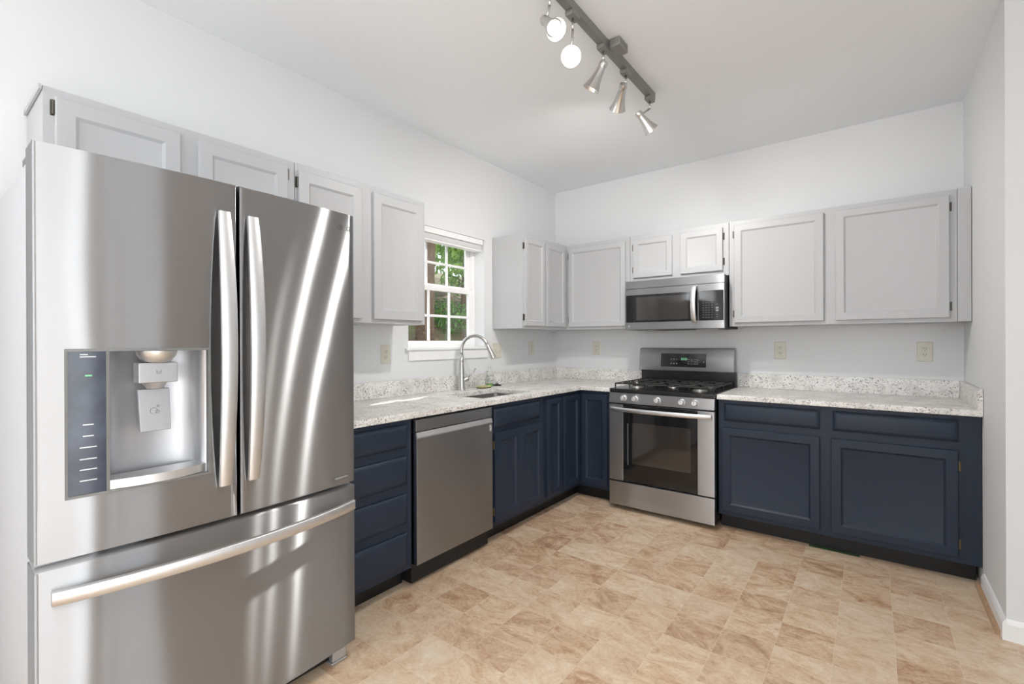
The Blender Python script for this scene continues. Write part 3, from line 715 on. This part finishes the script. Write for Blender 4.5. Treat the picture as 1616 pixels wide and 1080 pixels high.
# burners and grates
def burner(u, n, r):
    bm = new_bm(); lathe(bm, tf('B', u, .9165, n), (0,0,1), [(r*1.25, 0), (r*1.2, .004), (r, .006), (r, .013)]); bb = autosmooth(obj('burner', bm, M['aluminium'], t), 30)
    bm = new_bm(); lathe(bm, tf('B', u, .930, n), (0,0,1), [(r*.92, 0), (r*.95, .004), (r*.8, .007)]); obj('burner_cap', bm, M['iron'], bb)
for u, n, r in ((1.06, .22, .036), (1.06, .50, .042), (1.53, .22, .036), (1.53, .50, .042), (1.295, .36, .034)): burner(u, n, r)
def grate(u0, u1):
    bm = new_bm(); z = .950; h = .0045; n0, n1 = .100, .625; uc = (u0+u1)/2
    def bar(a, c): # (u,n) to (u,n)
        A_, B_ = Vector(tf('B', a[0], z, a[1])), Vector(tf('B', c[0], z, c[1])); tube(bm, [A_, B_], h, 6)
    for a, c in (((u0,n0),(u1,n0)), ((u0,n1),(u1,n1)), ((u0,n0),(u0,n1)), ((u1,n0),(u1,n1)), ((u0,.36),(u1,.36))): bar(a, c)
    for nc in (.22, .50):
        for a, c in (((u0,nc),(uc-.025,nc)), ((u1,nc),(uc+.025,nc)), ((uc,nc-.12 if nc < .3 else .36),(uc,nc-.025)), ((uc,nc+.12),(uc,nc+.025))): bar(a, c)
        for sx in (-1, 1):
            for sy in (-1, 1): bar((uc+sx*.075, nc+sy*.075), (uc+sx*.025, nc+sy*.025))
    for a in ((u0,n0),(u1,n0),(u0,n1),(u1,n1),(u0,.36),(u1,.36)): tube(bm, [tf('B', a[0], .9163, a[1]), tf('B', a[0], z, a[1])], .0055, 6)
    obj('grate', bm, M['iron'], t)
grate(.935, 1.178); grate(1.184, 1.406); grate(1.412, 1.655)

# ------------------------------------------------------------------ microwave
t = thing('microwave', 'stainless steel over-the-range microwave with black glass and bar handle', 'microwave', (1.31, -.2, 1.363))
MX0, MX1 = .937, 1.681; MB0, MB1 = 1.3645, 1.7525
bm = new_bm(); sbox(bm, 'B', MX0+.002, MX1-.002, MB0, MB1, .006, .405); obj('case', bm, M['dark'], t, .002)
bm = new_bm(); sbox(bm, 'B', MX0, MX1, 1.692, MB1, .406, .438); vg = obj('top_vent', bm, M['steel_range'], t, .002)
bm = new_bm()
for k in range(3): sbox(bm, 'B', MX0+.03, MX1-.03, 1.7526, 1.7530, .36+k*.018, .368+k*.018)
obj('vent_slots', bm, M['slot'], vg)
bm = new_bm(); sbox(bm, 'B', MX0, 1.502, MB0+.001, 1.690, .406, .436); md = obj('door', bm, M['steel_range'], t, .002)
bm = new_bm(); sbox(bm, 'B', MX0+.006, 1.500, 1.424, 1.640, .4362, .4395); mg = obj('door_glass', bm, M['blackglass'], md)
bm = new_bm(); sbox(bm, 'B', 1.030, 1.432, 1.440, 1.622, .4396, .4400); obj('viewing_window', bm, M['windowglass'], mg)
pts = [tf('B', 1.478, 1.412+(1.676-1.412)*k/16, .452+.034*math.sin(PI*k/16)**.7) if 0 < k < 16 else tf('B', 1.478, 1.412+(1.676-1.412)*k/16, .452) for k in range(17)]
bm = new_bm(); barsweep(bm, pts, .034, .012, (1,0,0), (0,-1,0)); 
for z in (1.420, 1.668): sbox(bm, 'B', 1.468, 1.488, z-.008, z+.008, .436, .450)
autosmooth(obj('handle', bm, M['handle_steel'], md), 50)
bm = new_bm(); sbox(bm, 'B', 1.503, MX1, MB0+.001, 1.690, .406, .436); mp_ = obj('control_side', bm, M['steel_range'], t, .002)
bm = new_bm(); sbox(bm, 'B', 1.506, MX1-.004, 1.424, 1.640, .4362, .4395); kp = obj('keypad', bm, M['blackglass'], mp_)
onm = lambda u, v, e: Vector(tf('B', u, v, .4395+e))
lst = []
for i, u in enumerate((1.540, 1.560, 1.578, 1.600)):
    for j in range(8): lst.append((u-.0045, u+.0045, 1.444+j*.0175, 1.448+j*.0175))
for j in range(6): lst.append((1.628, 1.640, 1.446+j*.018, 1.450+j*.018))
for q_ in lst: mark([q_], M['dark_print'], 'key_mark', mp_, onm, .0002, .0005)
mark([(1.625, 1.645, 1.507, 1.520), (1.625, 1.645, 1.490, 1.499)], M['grey_print'], 'start_keys', mp_, onm, .0002, .0005)
for ua in (MX0+.06, MX1-.22):
    bm = new_bm(); sbox(bm, 'B', ua, ua+.16, MB0-.006, MB0-.0005, .10, .34); obj('grease_filter', bm, M['aluminium'], t)
mark([(.962, .972, 1.388, 1.398)], M['white_print'], 'badge', md, lambda u, v, e: Vector(tf('B', u, v, .436+e)), .0002, .0006)

# ------------------------------------------------------------------ refrigerator
t = thing('refrigerator', 'stainless steel french door refrigerator with water dispenser and bottom freezer', 'refrigerator', (.42, -3.34, 0))
FY0, FY1, FYM = -3.800, -2.880, -3.331
ST = M['steel']
bm = new_bm(); box(bm, .045, .735, FY0+.006, FY1-.006, .04, 1.765); obj('case', bm, M['silver_paint'], t, .004)
def front_x(y, edge=.846, bulge=.030):
    s = (y-FY0)/(FY1-FY0); return edge+bulge*(1-(2*s-1)**2)
def curved_slab(y0, y1, z0, z1, xb=.745, hole=None, n=22, er=.006, ztop=None, edge=.846, bulge=.030):
    """door slab with a bowed front and rounded vertical edges; optional rectangular hole (ya, yb, za, zb)"""
    ys = [y0, y0+er*.3, y0+er]+[y0+er+(y1-y0-2*er)*k/n for k in range(1, n)]+[y1-er, y1-er*.3, y1]
    off = {0: er, 1: er*.3, len(ys)-1: er, len(ys)-2: er*.3}
    if hole:
        ys = sorted(set([round(v, 5) for v in ys]+[hole[0], hole[1]])); off = {0: er, 1: er*.3, len(ys)-1: er, len(ys)-2: er*.3}
    zs = [z0, z0+er*.3, z0+er, z1-er, z1-er*.3, z1]; zo = [er, er*.3, 0, 0, er*.3, er]
    if hole: zs = zs[:3]+[hole[2], hole[3]]+zs[3:]; zo = zo[:3]+[0, 0]+zo[3:]
    bm = new_bm(); F = [[bm.verts.new((front_x(y, edge, bulge)-max(off.get(i, 0), zo[j]), y, z)) for j, z in enumerate(zs)] for i, y in enumerate(ys)]
    Bk = {}
    def bk(i, j):
        if (i, j) not in Bk: Bk[(i, j)] = bm.verts.new((xb, ys[i], zs[j]))
        return Bk[(i, j)]
    for i in range(len(ys)-1):
        for j in range(len(zs)-1):
            if hole and hole[0]-1e-4 <= ys[i] and ys[i+1] <= hole[1]+1e-4 and hole[2]-1e-4 <= zs[j] and zs[j+1] <= hole[3]+1e-4: continue
            bm.faces.new((F[i][j], F[i+1][j], F[i+1][j+1], F[i][j+1]))
    nI, nJ = len(ys)-1, len(zs)-1
    for i in range(nI):
        bm.faces.new((F[i][0], bk(i, 0), bk(i+1, 0), F[i+1][0])); bm.faces.new((F[i][nJ], F[i+1][nJ], bk(i+1, nJ), bk(i, nJ)))
    for j in range(nJ):
        bm.faces.new((F[0][j], F[0][j+1], bk(0, j+1), bk(0, j))); bm.faces.new((F[nI][j], bk(nI, j), bk(nI, j+1), F[nI][j+1]))
    # back
    loop = [bk(i, 0) for i in range(nI+1)]+[bk(nI, j) for j in range(1, nJ+1)]+[bk(i, nJ) for i in range(nI-1, -1, -1)]+[bk(0, j) for j in range(nJ-1, 0, -1)]
    bm.faces.new(loop)
    return bm
def fin(o, ang=50): return autosmooth(o, ang)
DZ0, DZ1 = .712, 1.787
hole = (-3.744, -3.412, .866, 1.2595)
dl = fin(obj('left_door', curved_slab(FY0, FYM-.004, DZ0, DZ1, hole=hole), ST, t), 40)
dr2 = fin(obj('right_door', curved_slab(FYM+.004, FY1, DZ0, DZ1), ST, t), 40)
fz = fin(obj('freezer_drawer', curved_slab(FY0, FY1, .068, .697, er=.008, edge=.850, bulge=.028), ST, t), 40)
bm = new_bm(); box(bm, .7355, .7445, FY0+.006, FY1-.006, .05, 1.765); obj('gasket', bm, M['dark'], t)
bm = new_bm(); box(bm, .70, .80, FY0+.03, FY1-.03, .012, .0395); box(bm, .745, .80, FY0+.03, FY1-.03, .0395, .062); obj('kick_plate', bm, M['dark'], t)
for yy in (FY0+.06, FY1-.06):
    bm = new_bm(); box(bm, .74, .83, yy-.035, yy+.035, .0005, .011); box(bm, .801, .828, yy-.03, yy+.03, .011, .05); obj('foot', bm, M['silver_plastic'], t, .004)
# hinge covers
for yy, s in ((FY0, 1), (FY1, -1)):
    bm = new_bm(); box(bm, .62, .742, yy+s*.008, yy+s*.07, 1.7655, 1.790); obj('hinge_cover', bm, M['dark_print'], t, .004)
    bm = new_bm(); box(bm, .76, .815, yy+s*.004, yy+s*.085, .6985, .7105); obj('centre_hinge', bm, M['silver_plastic'], t)
# handles
def vhandle(y, par):
    pts = []; n = 24
    for k in range(n+1):
        s = k/n; z = .822+(1.690-.822)*s; pts.append((.889+.036*math.sin(PI*s)**.9 if 0 < s < 1 else .889, y, z))
    tw = [.68+.32*math.sin(PI*k/n)**.5 if 0 < k < n else .72 for k in range(n+1)]
    bm = new_bm(); barsweep(bm, pts, .045, .012, (0,1,0), (1,0,0), tw)
    for z in (.842, 1.668): box(bm, .872, .895, y-.010, y+.010, z-.018, z+.018)
    return autosmooth(obj('handle', bm, M['handle_steel'], par), 50)
vhandle(-3.376, dl); vhandle(-3.290, dr2)
pts = []; n = 28
for k in range(n+1):
    s = k/n; y = -3.772+(.872)*s; pts.append((.872+.062*(math.sin(PI*s)**.8 if 0 < s < 1 else 0), y, .628))
bm = new_bm(); barsweep(bm, pts, .036, .016, (0,0,1), (1,0,0))
for y in (-3.75, -2.92): box(bm, .848, .870, y-.016, y+.016, .618, .638)
autosmooth(obj('handle', bm, M['handle_steel'], fz), 50)
# dispenser
xf = .862
bm = new_bm(); h0, h1, h2, h3 = hole
def fr(y0, y1, z0, z1, xa, xb_): box(bm, xa, xb_, y0, y1, z0, z1)
fx0 = front_x(h0)
bz = []  # bezel ring follows the bow
for (ya, yb, za, zb) in ((h0, h1, h3-.007, h3), (h0, h1, h2, h2+.007)):
    N_ = 10
    for k in range(N_):
        a, c = ya+(yb-ya)*k/N_, ya+(yb-ya)*(k+1)/N_
        v = [bm.verts.new((front_x(yy)+dx, yy, zz)) for zz in (za, zb) for yy in (a, c) for dx in (-.02, .0015)]
        for q_ in ((0,1,3,2),(4,6,7,5),(1,5,7,3),(0,2,6,4)): bm.faces.new([v[i] for i in q_])
for (ya, yb) in ((h0, h0+.006), (h1-.007, h1), (-3.662, -3.655)):
    box(bm, front_x(ya)-.02, front_x(yb)+.0015, ya, yb, h2+.007, h3-.007)
bez = obj('dispenser_bezel', bm, M['grey_edge'], dl)
bm = new_bm(); v = [bm.verts.new((front_x(y)+dx, y, z)) for z in (h2+.007, h3-.007) for y in (h0+.006, -3.662) for dx in (-.015, -.001)]
for q_ in ((0,1,3,2),(4,6,7,5),(1,5,7,3),(0,2,6,4),(0,4,5,1),(2,3,7,6)): bm.faces.new([v[i] for i in q_])
cpn = obj('dispenser_controls', bm, M['display'], dl)
xs_ = front_x(-3.70)
fxp = lambda y: front_x(h0+.006)-.001+(front_x(-3.662)-front_x(h0+.006))*(y-h0-.006)/(-3.662-h0-.006)
fnp = lambda u, v, e: Vector((fxp(u)+e, u, v))
lst = [(-3.714, -3.682, 1.237, 1.2395), (-3.714, -3.698, 1.243, 1.2455)]
for z in (1.056, 1.026, .996, .965, .937, .908):
    w_ = .022 if z > 1.0 else .034
    lst += [(-3.698-w_/2, -3.698+w_/2, z, z+.0028)]
for q_ in lst: mark([q_], M['white_print'], 'control_mark', dl, fnp, .0003, .0006)
mark([(-3.704, -3.690, 1.186, 1.190)], M['green_led'], 'status_light', dl, fnp, .0003, .0006)
# recessed niche: curved back
bm = new_bm(); c0, c1 = -3.655, h1-.007; zb, zt = h2+.007, h3-.007; prof = []
for k in range(15):
    a = PI*k/14; yy = (c0+c1)/2-(c1-c0)/2*math.cos(a); prof.append((yy, .845-.085*math.sin(a)**.55 if 0 < k < 14 else .860))
A = [bm.verts.new((x, y, zb)) for y, x in prof]; B = [bm.verts.new((x, y, zt)) for y, x in prof]
for i in range(14): bm.faces.new((A[i], A[i+1], B[i+1], B[i]))
for zz, ring in ((zb, A), (zt, B)): bm.faces.new(ring)
nich = autosmooth(obj('dispenser_niche', bm, M['silver_plastic'], dl), 60)
sm_ = nich.modifiers.new('sol', 'SOLIDIFY'); sm_.thickness = .001; sm_.offset = -1
yc = -3.540
bm = new_bm(); lathe(bm, (.835, yc, 1.2515), (0,0,-1), [(.050, 0), (.048, .012), (.036, .030), (.028, .034)]); autosmooth(obj('ice_chute', bm, M['handle_steel'], dl), 40)
bm = new_bm(); box(bm, .800, .852, yc-.048, yc+.048, 1.158, 1.217); blk = obj('dispenser_block', bm, M['silver_plastic'], dl, .003)
bm = new_bm(); lathe(bm, (.815, yc, 1.1575), (0,0,-1), [(.032, 0), (.020, .018)]); obj('nozzle', bm, M['silver_plastic'], dl)
bm = new_bm()
v = [bm.verts.new(p) for p in ((.800, yc-.040, 1.138), (.800, yc+.038, 1.138), (.812, yc+.038, 1.138), (.812, yc-.040, 1.138), (.815, yc-.038, 1.014), (.815, yc+.038, 1.014), (.827, yc+.038, 1.014), (.827, yc-.038, 1.014))]
for q_ in ((0,1,2,3),(7,6,5,4),(0,4,5,1),(1,5,6,2),(2,6,7,3),(3,7,4,0)): bm.faces.new([v[i] for i in q_])
obj('dispenser_paddle', bm, M['silver_plastic'], dl, .002)
# water-drop circles on the paddle and the cup icon on the block
bm = new_bm()
def ringmark(y, z, r, x):
    pts = [(x, y+r*math.cos(2*PI*k/20), z+r*math.sin(2*PI*k/20)) for k in range(21)]; tube(bm, pts, .0005, 5, False)
for y, z, r in ((yc-.004, 1.073, .009), (yc+.005, 1.070, .0045), (yc+.007, 1.086, .003)): ringmark(y, z, r, .8125+.015*(1.138-z)/.124+.0078-.0078+.0002)
obj('bubble_marks', bm, M['dark_print'], dl)
bm = new_bm(); x = .8524
box(bm, x, x+.0004, yc-.005, yc+.005, 1.184, 1.185); box(bm, x, x+.0004, yc-.006, yc-.005, 1.186, 1.196); box(bm, x, x+.0004, yc+.005, yc+.006, 1.186, 1.196); box(bm, x, x+.0004, yc-.005, yc+.005, 1.189, 1.190)
obj('cup_mark', bm, M['dark_print'], dl)
# drip tray
bm = new_bm(); n = 14; T = []; Bt = []
for k in range(n+1):
    y = c0+.001+(c1-c0-.002)*k/n; s = k/n; xo = .858+.022*math.sin(PI*s); T.append((xo, y)); 
A = [bm.verts.new((x_, y, .874)) for x_, y in T]; B = [bm.verts.new((x_, y, .898)) for x_, y in T]
C_ = [bm.verts.new((.79, y, .898)) for x_, y in T]; D_ = [bm.verts.new((.79, y, .874)) for x_, y in T]
for i in range(n):
    for p, q_ in ((A, B), (B, C_), (C_, D_), (D_, A)): bm.faces.new((p[i], p[i+1], q_[i+1], q_[i]))
bm.faces.new((A[0], B[0], C_[0], D_[0])); bm.faces.new((A[n], D_[n], C_[n], B[n]))
autosmooth(obj('drip_tray', bm, M['handle_steel'], dl), 40)
# badge, top right, and the small plate at the bottom of the right door
fnr = lambda u, v, e: Vector((front_x(u)+e, u, v))
xb_ = front_x(-2.925)
textmesh('badge_letters', 'LG', .026, M['dark_print'], dr2, rotL(-2.914, 1.727, front_x(-2.914)+.0006))
bm = new_bm(); yb, zb_ = -2.946, 1.727
tube(bm, [(front_x(yb)+.0006, yb+.010*math.cos(2*PI*k/20), zb_+.010*math.sin(2*PI*k/20)) for k in range(21)], .0008, 5, False)
box(bm, front_x(yb)+.0003, front_x(yb)+.0009, yb-.001, yb+.001, zb_-.005, zb_+.005); box(bm, front_x(yb)+.0003, front_x(yb)+.0009, yb, yb+.007, zb_-.001, zb_+.001)
obj('badge_ring', bm, M['dark_print'], dr2)
mark([(-2.984, -2.912, .7365, .7485)], M['dark_print'], 'label_plate', dr2, fnr, .0002, .0014)
mark([(-2.975, -2.916, .7395, .7455)], M['grey_print'], 'label_text_bar', dr2, fnr, .0016, .0020)

# ------------------------------------------------------------------ track light
t = thing('track_light', 'ceiling track light with five metal spot heads, three aimed across the room', 'ceiling light', (1.475, -1.85, H))
RZ = 2.715
bm = new_bm(); box(bm, 1.457, 1.493, -2.47, -1.255, RZ, H-.0005); rail = obj('track_rail', bm, M['rail'], t, .003)
bm = new_bm(); box(bm, 1.4935, 1.552, -1.885, -1.785, H-.045, H-.0005); obj('power_canopy', bm, M['rail'], t, .008, seg=3)
heads = [((1.475, -1.300), (1.441, -1.402, 2.600), (1.492, -1.335, 2.513)),
         ((1.475, -1.640), (1.506, -1.735, 2.600), (1.434, -1.655, 2.521)) ,
         ((1.475, -1.905), (1.500, -1.940, 2.620), (1.438, -1.945, 2.522)),
         ((1.475, -2.200), (1.4387, -2.154, 2.562), (1.499, -2.258, 2.490)),
         ((1.475, -2.385), (1.435, -2.370, 2.613), (1.517, -2.408, 2.520))]
heads[0] = ((1.475, -1.300), (1.441, -1.402, 2.600), (1.492, -1.335, 2.513))
for (sx, sy), A, Mc in heads:
    A = Vector(A); Mc = Vector(Mc); ax = (Mc-A).normalized(); Ln = .135; Mc = A+ax*Ln
    bm = new_bm(); box(bm, sx-.020, sx+.020, sy-.035, sy+.035, RZ-.022, RZ-.0003); ad = obj('spot_head', bm, M['rail'], t, .004)
    bm = new_bm(); st = Vector((sx, sy, RZ-.022)); kn_ = Vector((sx, sy, RZ-.070)); tube(bm, [st, kn_], .005, 10)
    att = A+ax*.022; tube(bm, [kn_+Vector((0,0,.004)), kn_*.5+att*.5, att], .0055, 10); obj('stem', bm, M['nickel'], ad, smooth=True)
    bm = new_bm()
    prof = [(.012, 0), (.0185, .003), (.0205, .010), (.0205, .022), (.0185, .025), (.0190, .034), (.0225, .065), (.0300, .098), (.0420, .132), (.0432, .135), (.0415, .1345), (.0290, .097), (.0210, .064), (.0170, .034)]
    lathe(bm, A, ax, prof, 32, True, True); autosmooth(obj('shade', bm, M['shade'], ad), 45)
    bm = new_bm(); lathe(bm, A+ax*.108, ax, [(.026, 0), (.0285, .005), (.025, .010), (.011, .0125)], 28); obj('bulb', bm, M['bulb'], ad, smooth=True)
    l = bpy.data.lights.new('spot_lamp', 'SPOT'); l.energy = 38; l.color = (1, .97, .93); l.spot_size = math.radians(145); l.spot_blend = 1.0; l.shadow_soft_size = .028
    lo = bpy.data.objects.new('spot_lamp', l); COL.objects.link(lo); lo.parent = ad
    lo.location = (A+ax*.135)-absloc(ad); lo.rotation_euler = ax.to_track_quat('-Z', 'Y').to_euler()

# ------------------------------------------------------------------ unseen uplight floor lamp, added behind the camera to brighten the ceiling
LX, LY = 1.6, -6.6
t = thing('fill_floor_lamp', 'unseen uplight floor lamp with white bowl, added behind the viewpoint to brighten the ceiling', 'floor lamp', (LX, LY, 0))
bm = new_bm(); lathe(bm, (LX, LY, .0005), (0,0,1), [(.14, 0), (.14, .012), (.05, .022), (.014, .03)]); obj('base', bm, M['nickel'], t)
bm = new_bm(); cyl(bm, (LX, LY, .031), (LX, LY, 1.54), .011); obj('pole', bm, M['nickel'], t)
bm = new_bm(); lathe(bm, (LX, LY, 1.541), (0,0,1), [(.02, 0), (.09, .02), (.13, .06), (.125, .06), (.085, .028), (.02, .008)]); autosmooth(obj('bowl', bm, M['trim'], t), 50)
l = bpy.data.lights.new('ceiling_fill_light', 'SPOT'); l.energy = 45; l.color = (.96, .98, 1); l.spot_size = math.radians(160); l.spot_blend = .5; l.shadow_soft_size = .10  # added fill aimed up at the ceiling and upper walls
lo = bpy.data.objects.new('ceiling_fill_light', l); COL.objects.link(lo); lo.parent = t; lo.location = (0, 0, 1.66); lo.rotation_euler = Vector((0, .45, 1)).to_track_quat('-Z', 'Y').to_euler()

# ------------------------------------------------------------------ outside the window
def m_ground():
    N = NT('leaf_litter'); N.b.inputs['Roughness'].default_value = .95
    n = N.noise(N.coord(), 3.5, 9, .75, .5)
    N.l(N.ramp(n.outputs[0], [(.30, srgb(46, 34, 26)), (.48, srgb(92, 70, 52)), (.56, srgb(70, 88, 42)), (.64, srgb(104, 78, 58)), (.78, srgb(160, 128, 96))]), N.b.inputs['Base Color']); return N.m
M['litter'] = m_ground()
bm = new_bm(); nx, ny = 26, 30; V = []
for i in range(nx+1):
    row = []
    for j in range(ny+1):
        x = -.22-16*i/nx; y = -8+22*j/ny; r = max(0, -x-1.2)
        z = -.35+5.6*(1-math.exp(-r*.15))+random.uniform(-.06, .06)*min(1, r)
        row.append(bm.verts.new((x, y, z)))
    V.append(row)
for i in range(nx):
    for j in range(ny): bm.faces.new((V[i][j], V[i+1][j], V[i+1][j+1], V[i][j+1]))
gd = obj('hillside', bm, M['litter'], smooth=True); gd['kind'] = 'structure'
def hz(x): 
    r = max(0, -x-1.2); return -.35+5.6*(1-math.exp(-r*.15))
def m_leaf(name, c0, c1):
    N = NT(name); N.b.inputs['Roughness'].default_value = .55
    oi = N.t.nodes.new('ShaderNodeNewGeometry')
    N.l(N.ramp(oi.outputs['Random Per Island'], [(0, c0), (1, c1)]), N.b.inputs['Base Color'])
    N.b.inputs['Subsurface Weight'].default_value = 0
    t_ = N.t; tl = t_.nodes.new('ShaderNodeBsdfTranslucent'); mx = t_.nodes.new('ShaderNodeMixShader'); mx.inputs[0].default_value = .45
    N.l(N.ramp(oi.outputs['Random Per Island'], [(0, c0), (1, c1)]), tl.inputs[0])
    N.l(N.b.outputs[0], mx.inputs[1]); N.l(tl.outputs[0], mx.inputs[2]); N.l(mx.outputs[0], t_.nodes['Material Output'].inputs[0]); return N.m
LF = [m_leaf('bright_leaf', srgb(96, 138, 52), srgb(176, 206, 106)), m_leaf('deep_leaf', srgb(58, 96, 44), srgb(120, 158, 76))]
M['bark'] = simple('bark', srgb(98, 78, 62), .9, 0, .2, .35, 30)
def leaves(n, cen, rad, size, rnd):
    vs, fs = [], []
    for _ in range(n):
        while True:
            p = Vector((rnd.uniform(-1,1), rnd.uniform(-1,1), rnd.uniform(-1,1)))
            if .15 < p.length < 1: break
        c = Vector((cen[0]+p.x*rad[0], cen[1]+p.y*rad[1], cen[2]+p.z*rad[2])); s = size*rnd.uniform(.6, 1.3)
        R = Euler((rnd.uniform(0, 6.28), rnd.uniform(0, 6.28), rnd.uniform(0, 6.28))).to_matrix()
        b0 = len(vs)
        for q_ in ((-1, 0, 0), (-.2, .45, .08), (1, 0, -.1), (-.2, -.45, .08)): vs.append(c+R@(Vector(q_)*s))
        fs.append((b0, b0+1, b0+2, b0+3))
    return vs, fs
def tree(x, y, h, r, lean, crown, label, lf, seed, ncl=9, nl=260):
    rnd = random.Random(seed); z0 = hz(x)-.1
    t = thing('tree', label, 'tree', (x, y, z0), 'trees outside the window')
    pts = [(x+lean[0]*s*s, y+lean[1]*s*s, z0+h*s) for s in [k/8 for k in range(9)]]
    bm = new_bm(); tube(bm, pts, [r*(1.25-.8*k/8) for k in range(9)], 12)
    for k in range(5):
        i = 4+k % 4; p = Vector(pts[i]); a = rnd.uniform(0, 6.28); d = Vector((math.cos(a), math.sin(a), .7))*rnd.uniform(.6, 1.1); tube(bm, [p, p+d*.6, p+d*1.2], [r*.35, r*.22, r*.1], 7)
    obj('trunk', bm, M['bark'], t, smooth=True)
    V_, F_ = [], []
    for k in range(ncl):
        s = rnd.uniform(crown[0], 1.1); c = (x+rnd.uniform(-1,1)*crown[1], y+rnd.uniform(-1,1)*crown[1], z0+h*s)
        v, f = leaves(nl, c, (crown[2],)*2+(crown[2]*.7,), .060, rnd); o = len(V_); V_ += v; F_ += [tuple(i+o for i in q_) for q_ in f]
    me = bpy.data.meshes.new('foliage'); me.from_pydata([tuple(v-Vector((x, y, z0))) for v in V_], [], F_); me.materials.append(LF[lf])
    o = bpy.data.objects.new('foliage', me); COL.objects.link(o); o.parent = t
tree(-3.15, 1.10, 5.2, .13, (.1, .5), (.45, .9, .55), 'tree with grey-brown trunk left in the kitchen window', 0, 1, 12, 330)
tree(-4.3, 3.7, 4.2, .10, (.5, -.4), (.35, 1.1, .6), 'leaning tree behind the right side of the kitchen window', 0, 2, 14, 330)
tree(-6.5, 4.2, 6.0, .17, (-.3, .2), (.22, 1.6, .8), 'far leafy tree high on the slope outside the window', 1, 3, 16, 330)
tree(-8.2, 2.2, 5.5, .15, (.2, .2), (.12, 1.6, .9), 'leafy tree upslope behind the trunk in the kitchen window', 0, 5, 16, 330)
tree(-5.2, 6.6, 5.5, .14, (.2, .2), (.10, 1.4, .8), 'leafy tree far to the right outside the kitchen window', 0, 6, 16, 330)
for (ux, uy, hh, sd_n, lb) in ((-4.9, 2.2, 2.5, 21, 'bushy understory tree on the left of the slope in the kitchen window'), (-4.1, 3.0, 2.6, 22, 'bushy understory tree in the middle of the slope in the kitchen window'), (-3.6, 3.9, 2.5, 23, 'bushy understory tree at the right of the slope in the kitchen window')):
    tree(ux, uy, hh, .05, (.1, .1), (.30, .65, .5), lb, 0, sd_n, 10, 420)
tree(-7.4, 7.0, 6.0, .17, (.3, .2), (.15, 1.8, .9), 'farthest leafy tree on the slope outside the window', 1, 4, 18, 330)
def shrub(x, y, r, label, lf, seed, n=420):
    rnd = random.Random(seed); V_, F_ = leaves(n, (0, 0, r*.7), (r, r, r*.8), .045, rnd)
    me = bpy.data.meshes.new('shrub'); me.from_pydata([tuple(v) for v in V_], [], F_); me.materials.append(LF[lf])
    o = bpy.data.objects.new('shrub', me); COL.objects.link(o); o.location = (x, y, hz(x)-.05); tag(o, label, 'shrub', 'shrubs outside the window')
shrub(-2.7, .55, .34, 'low green shrub on the slope low in the kitchen window', 0, 11)
shrub(-3.9, 2.4, .42, 'rounded green shrub on the slope behind the kitchen window', 1, 12)
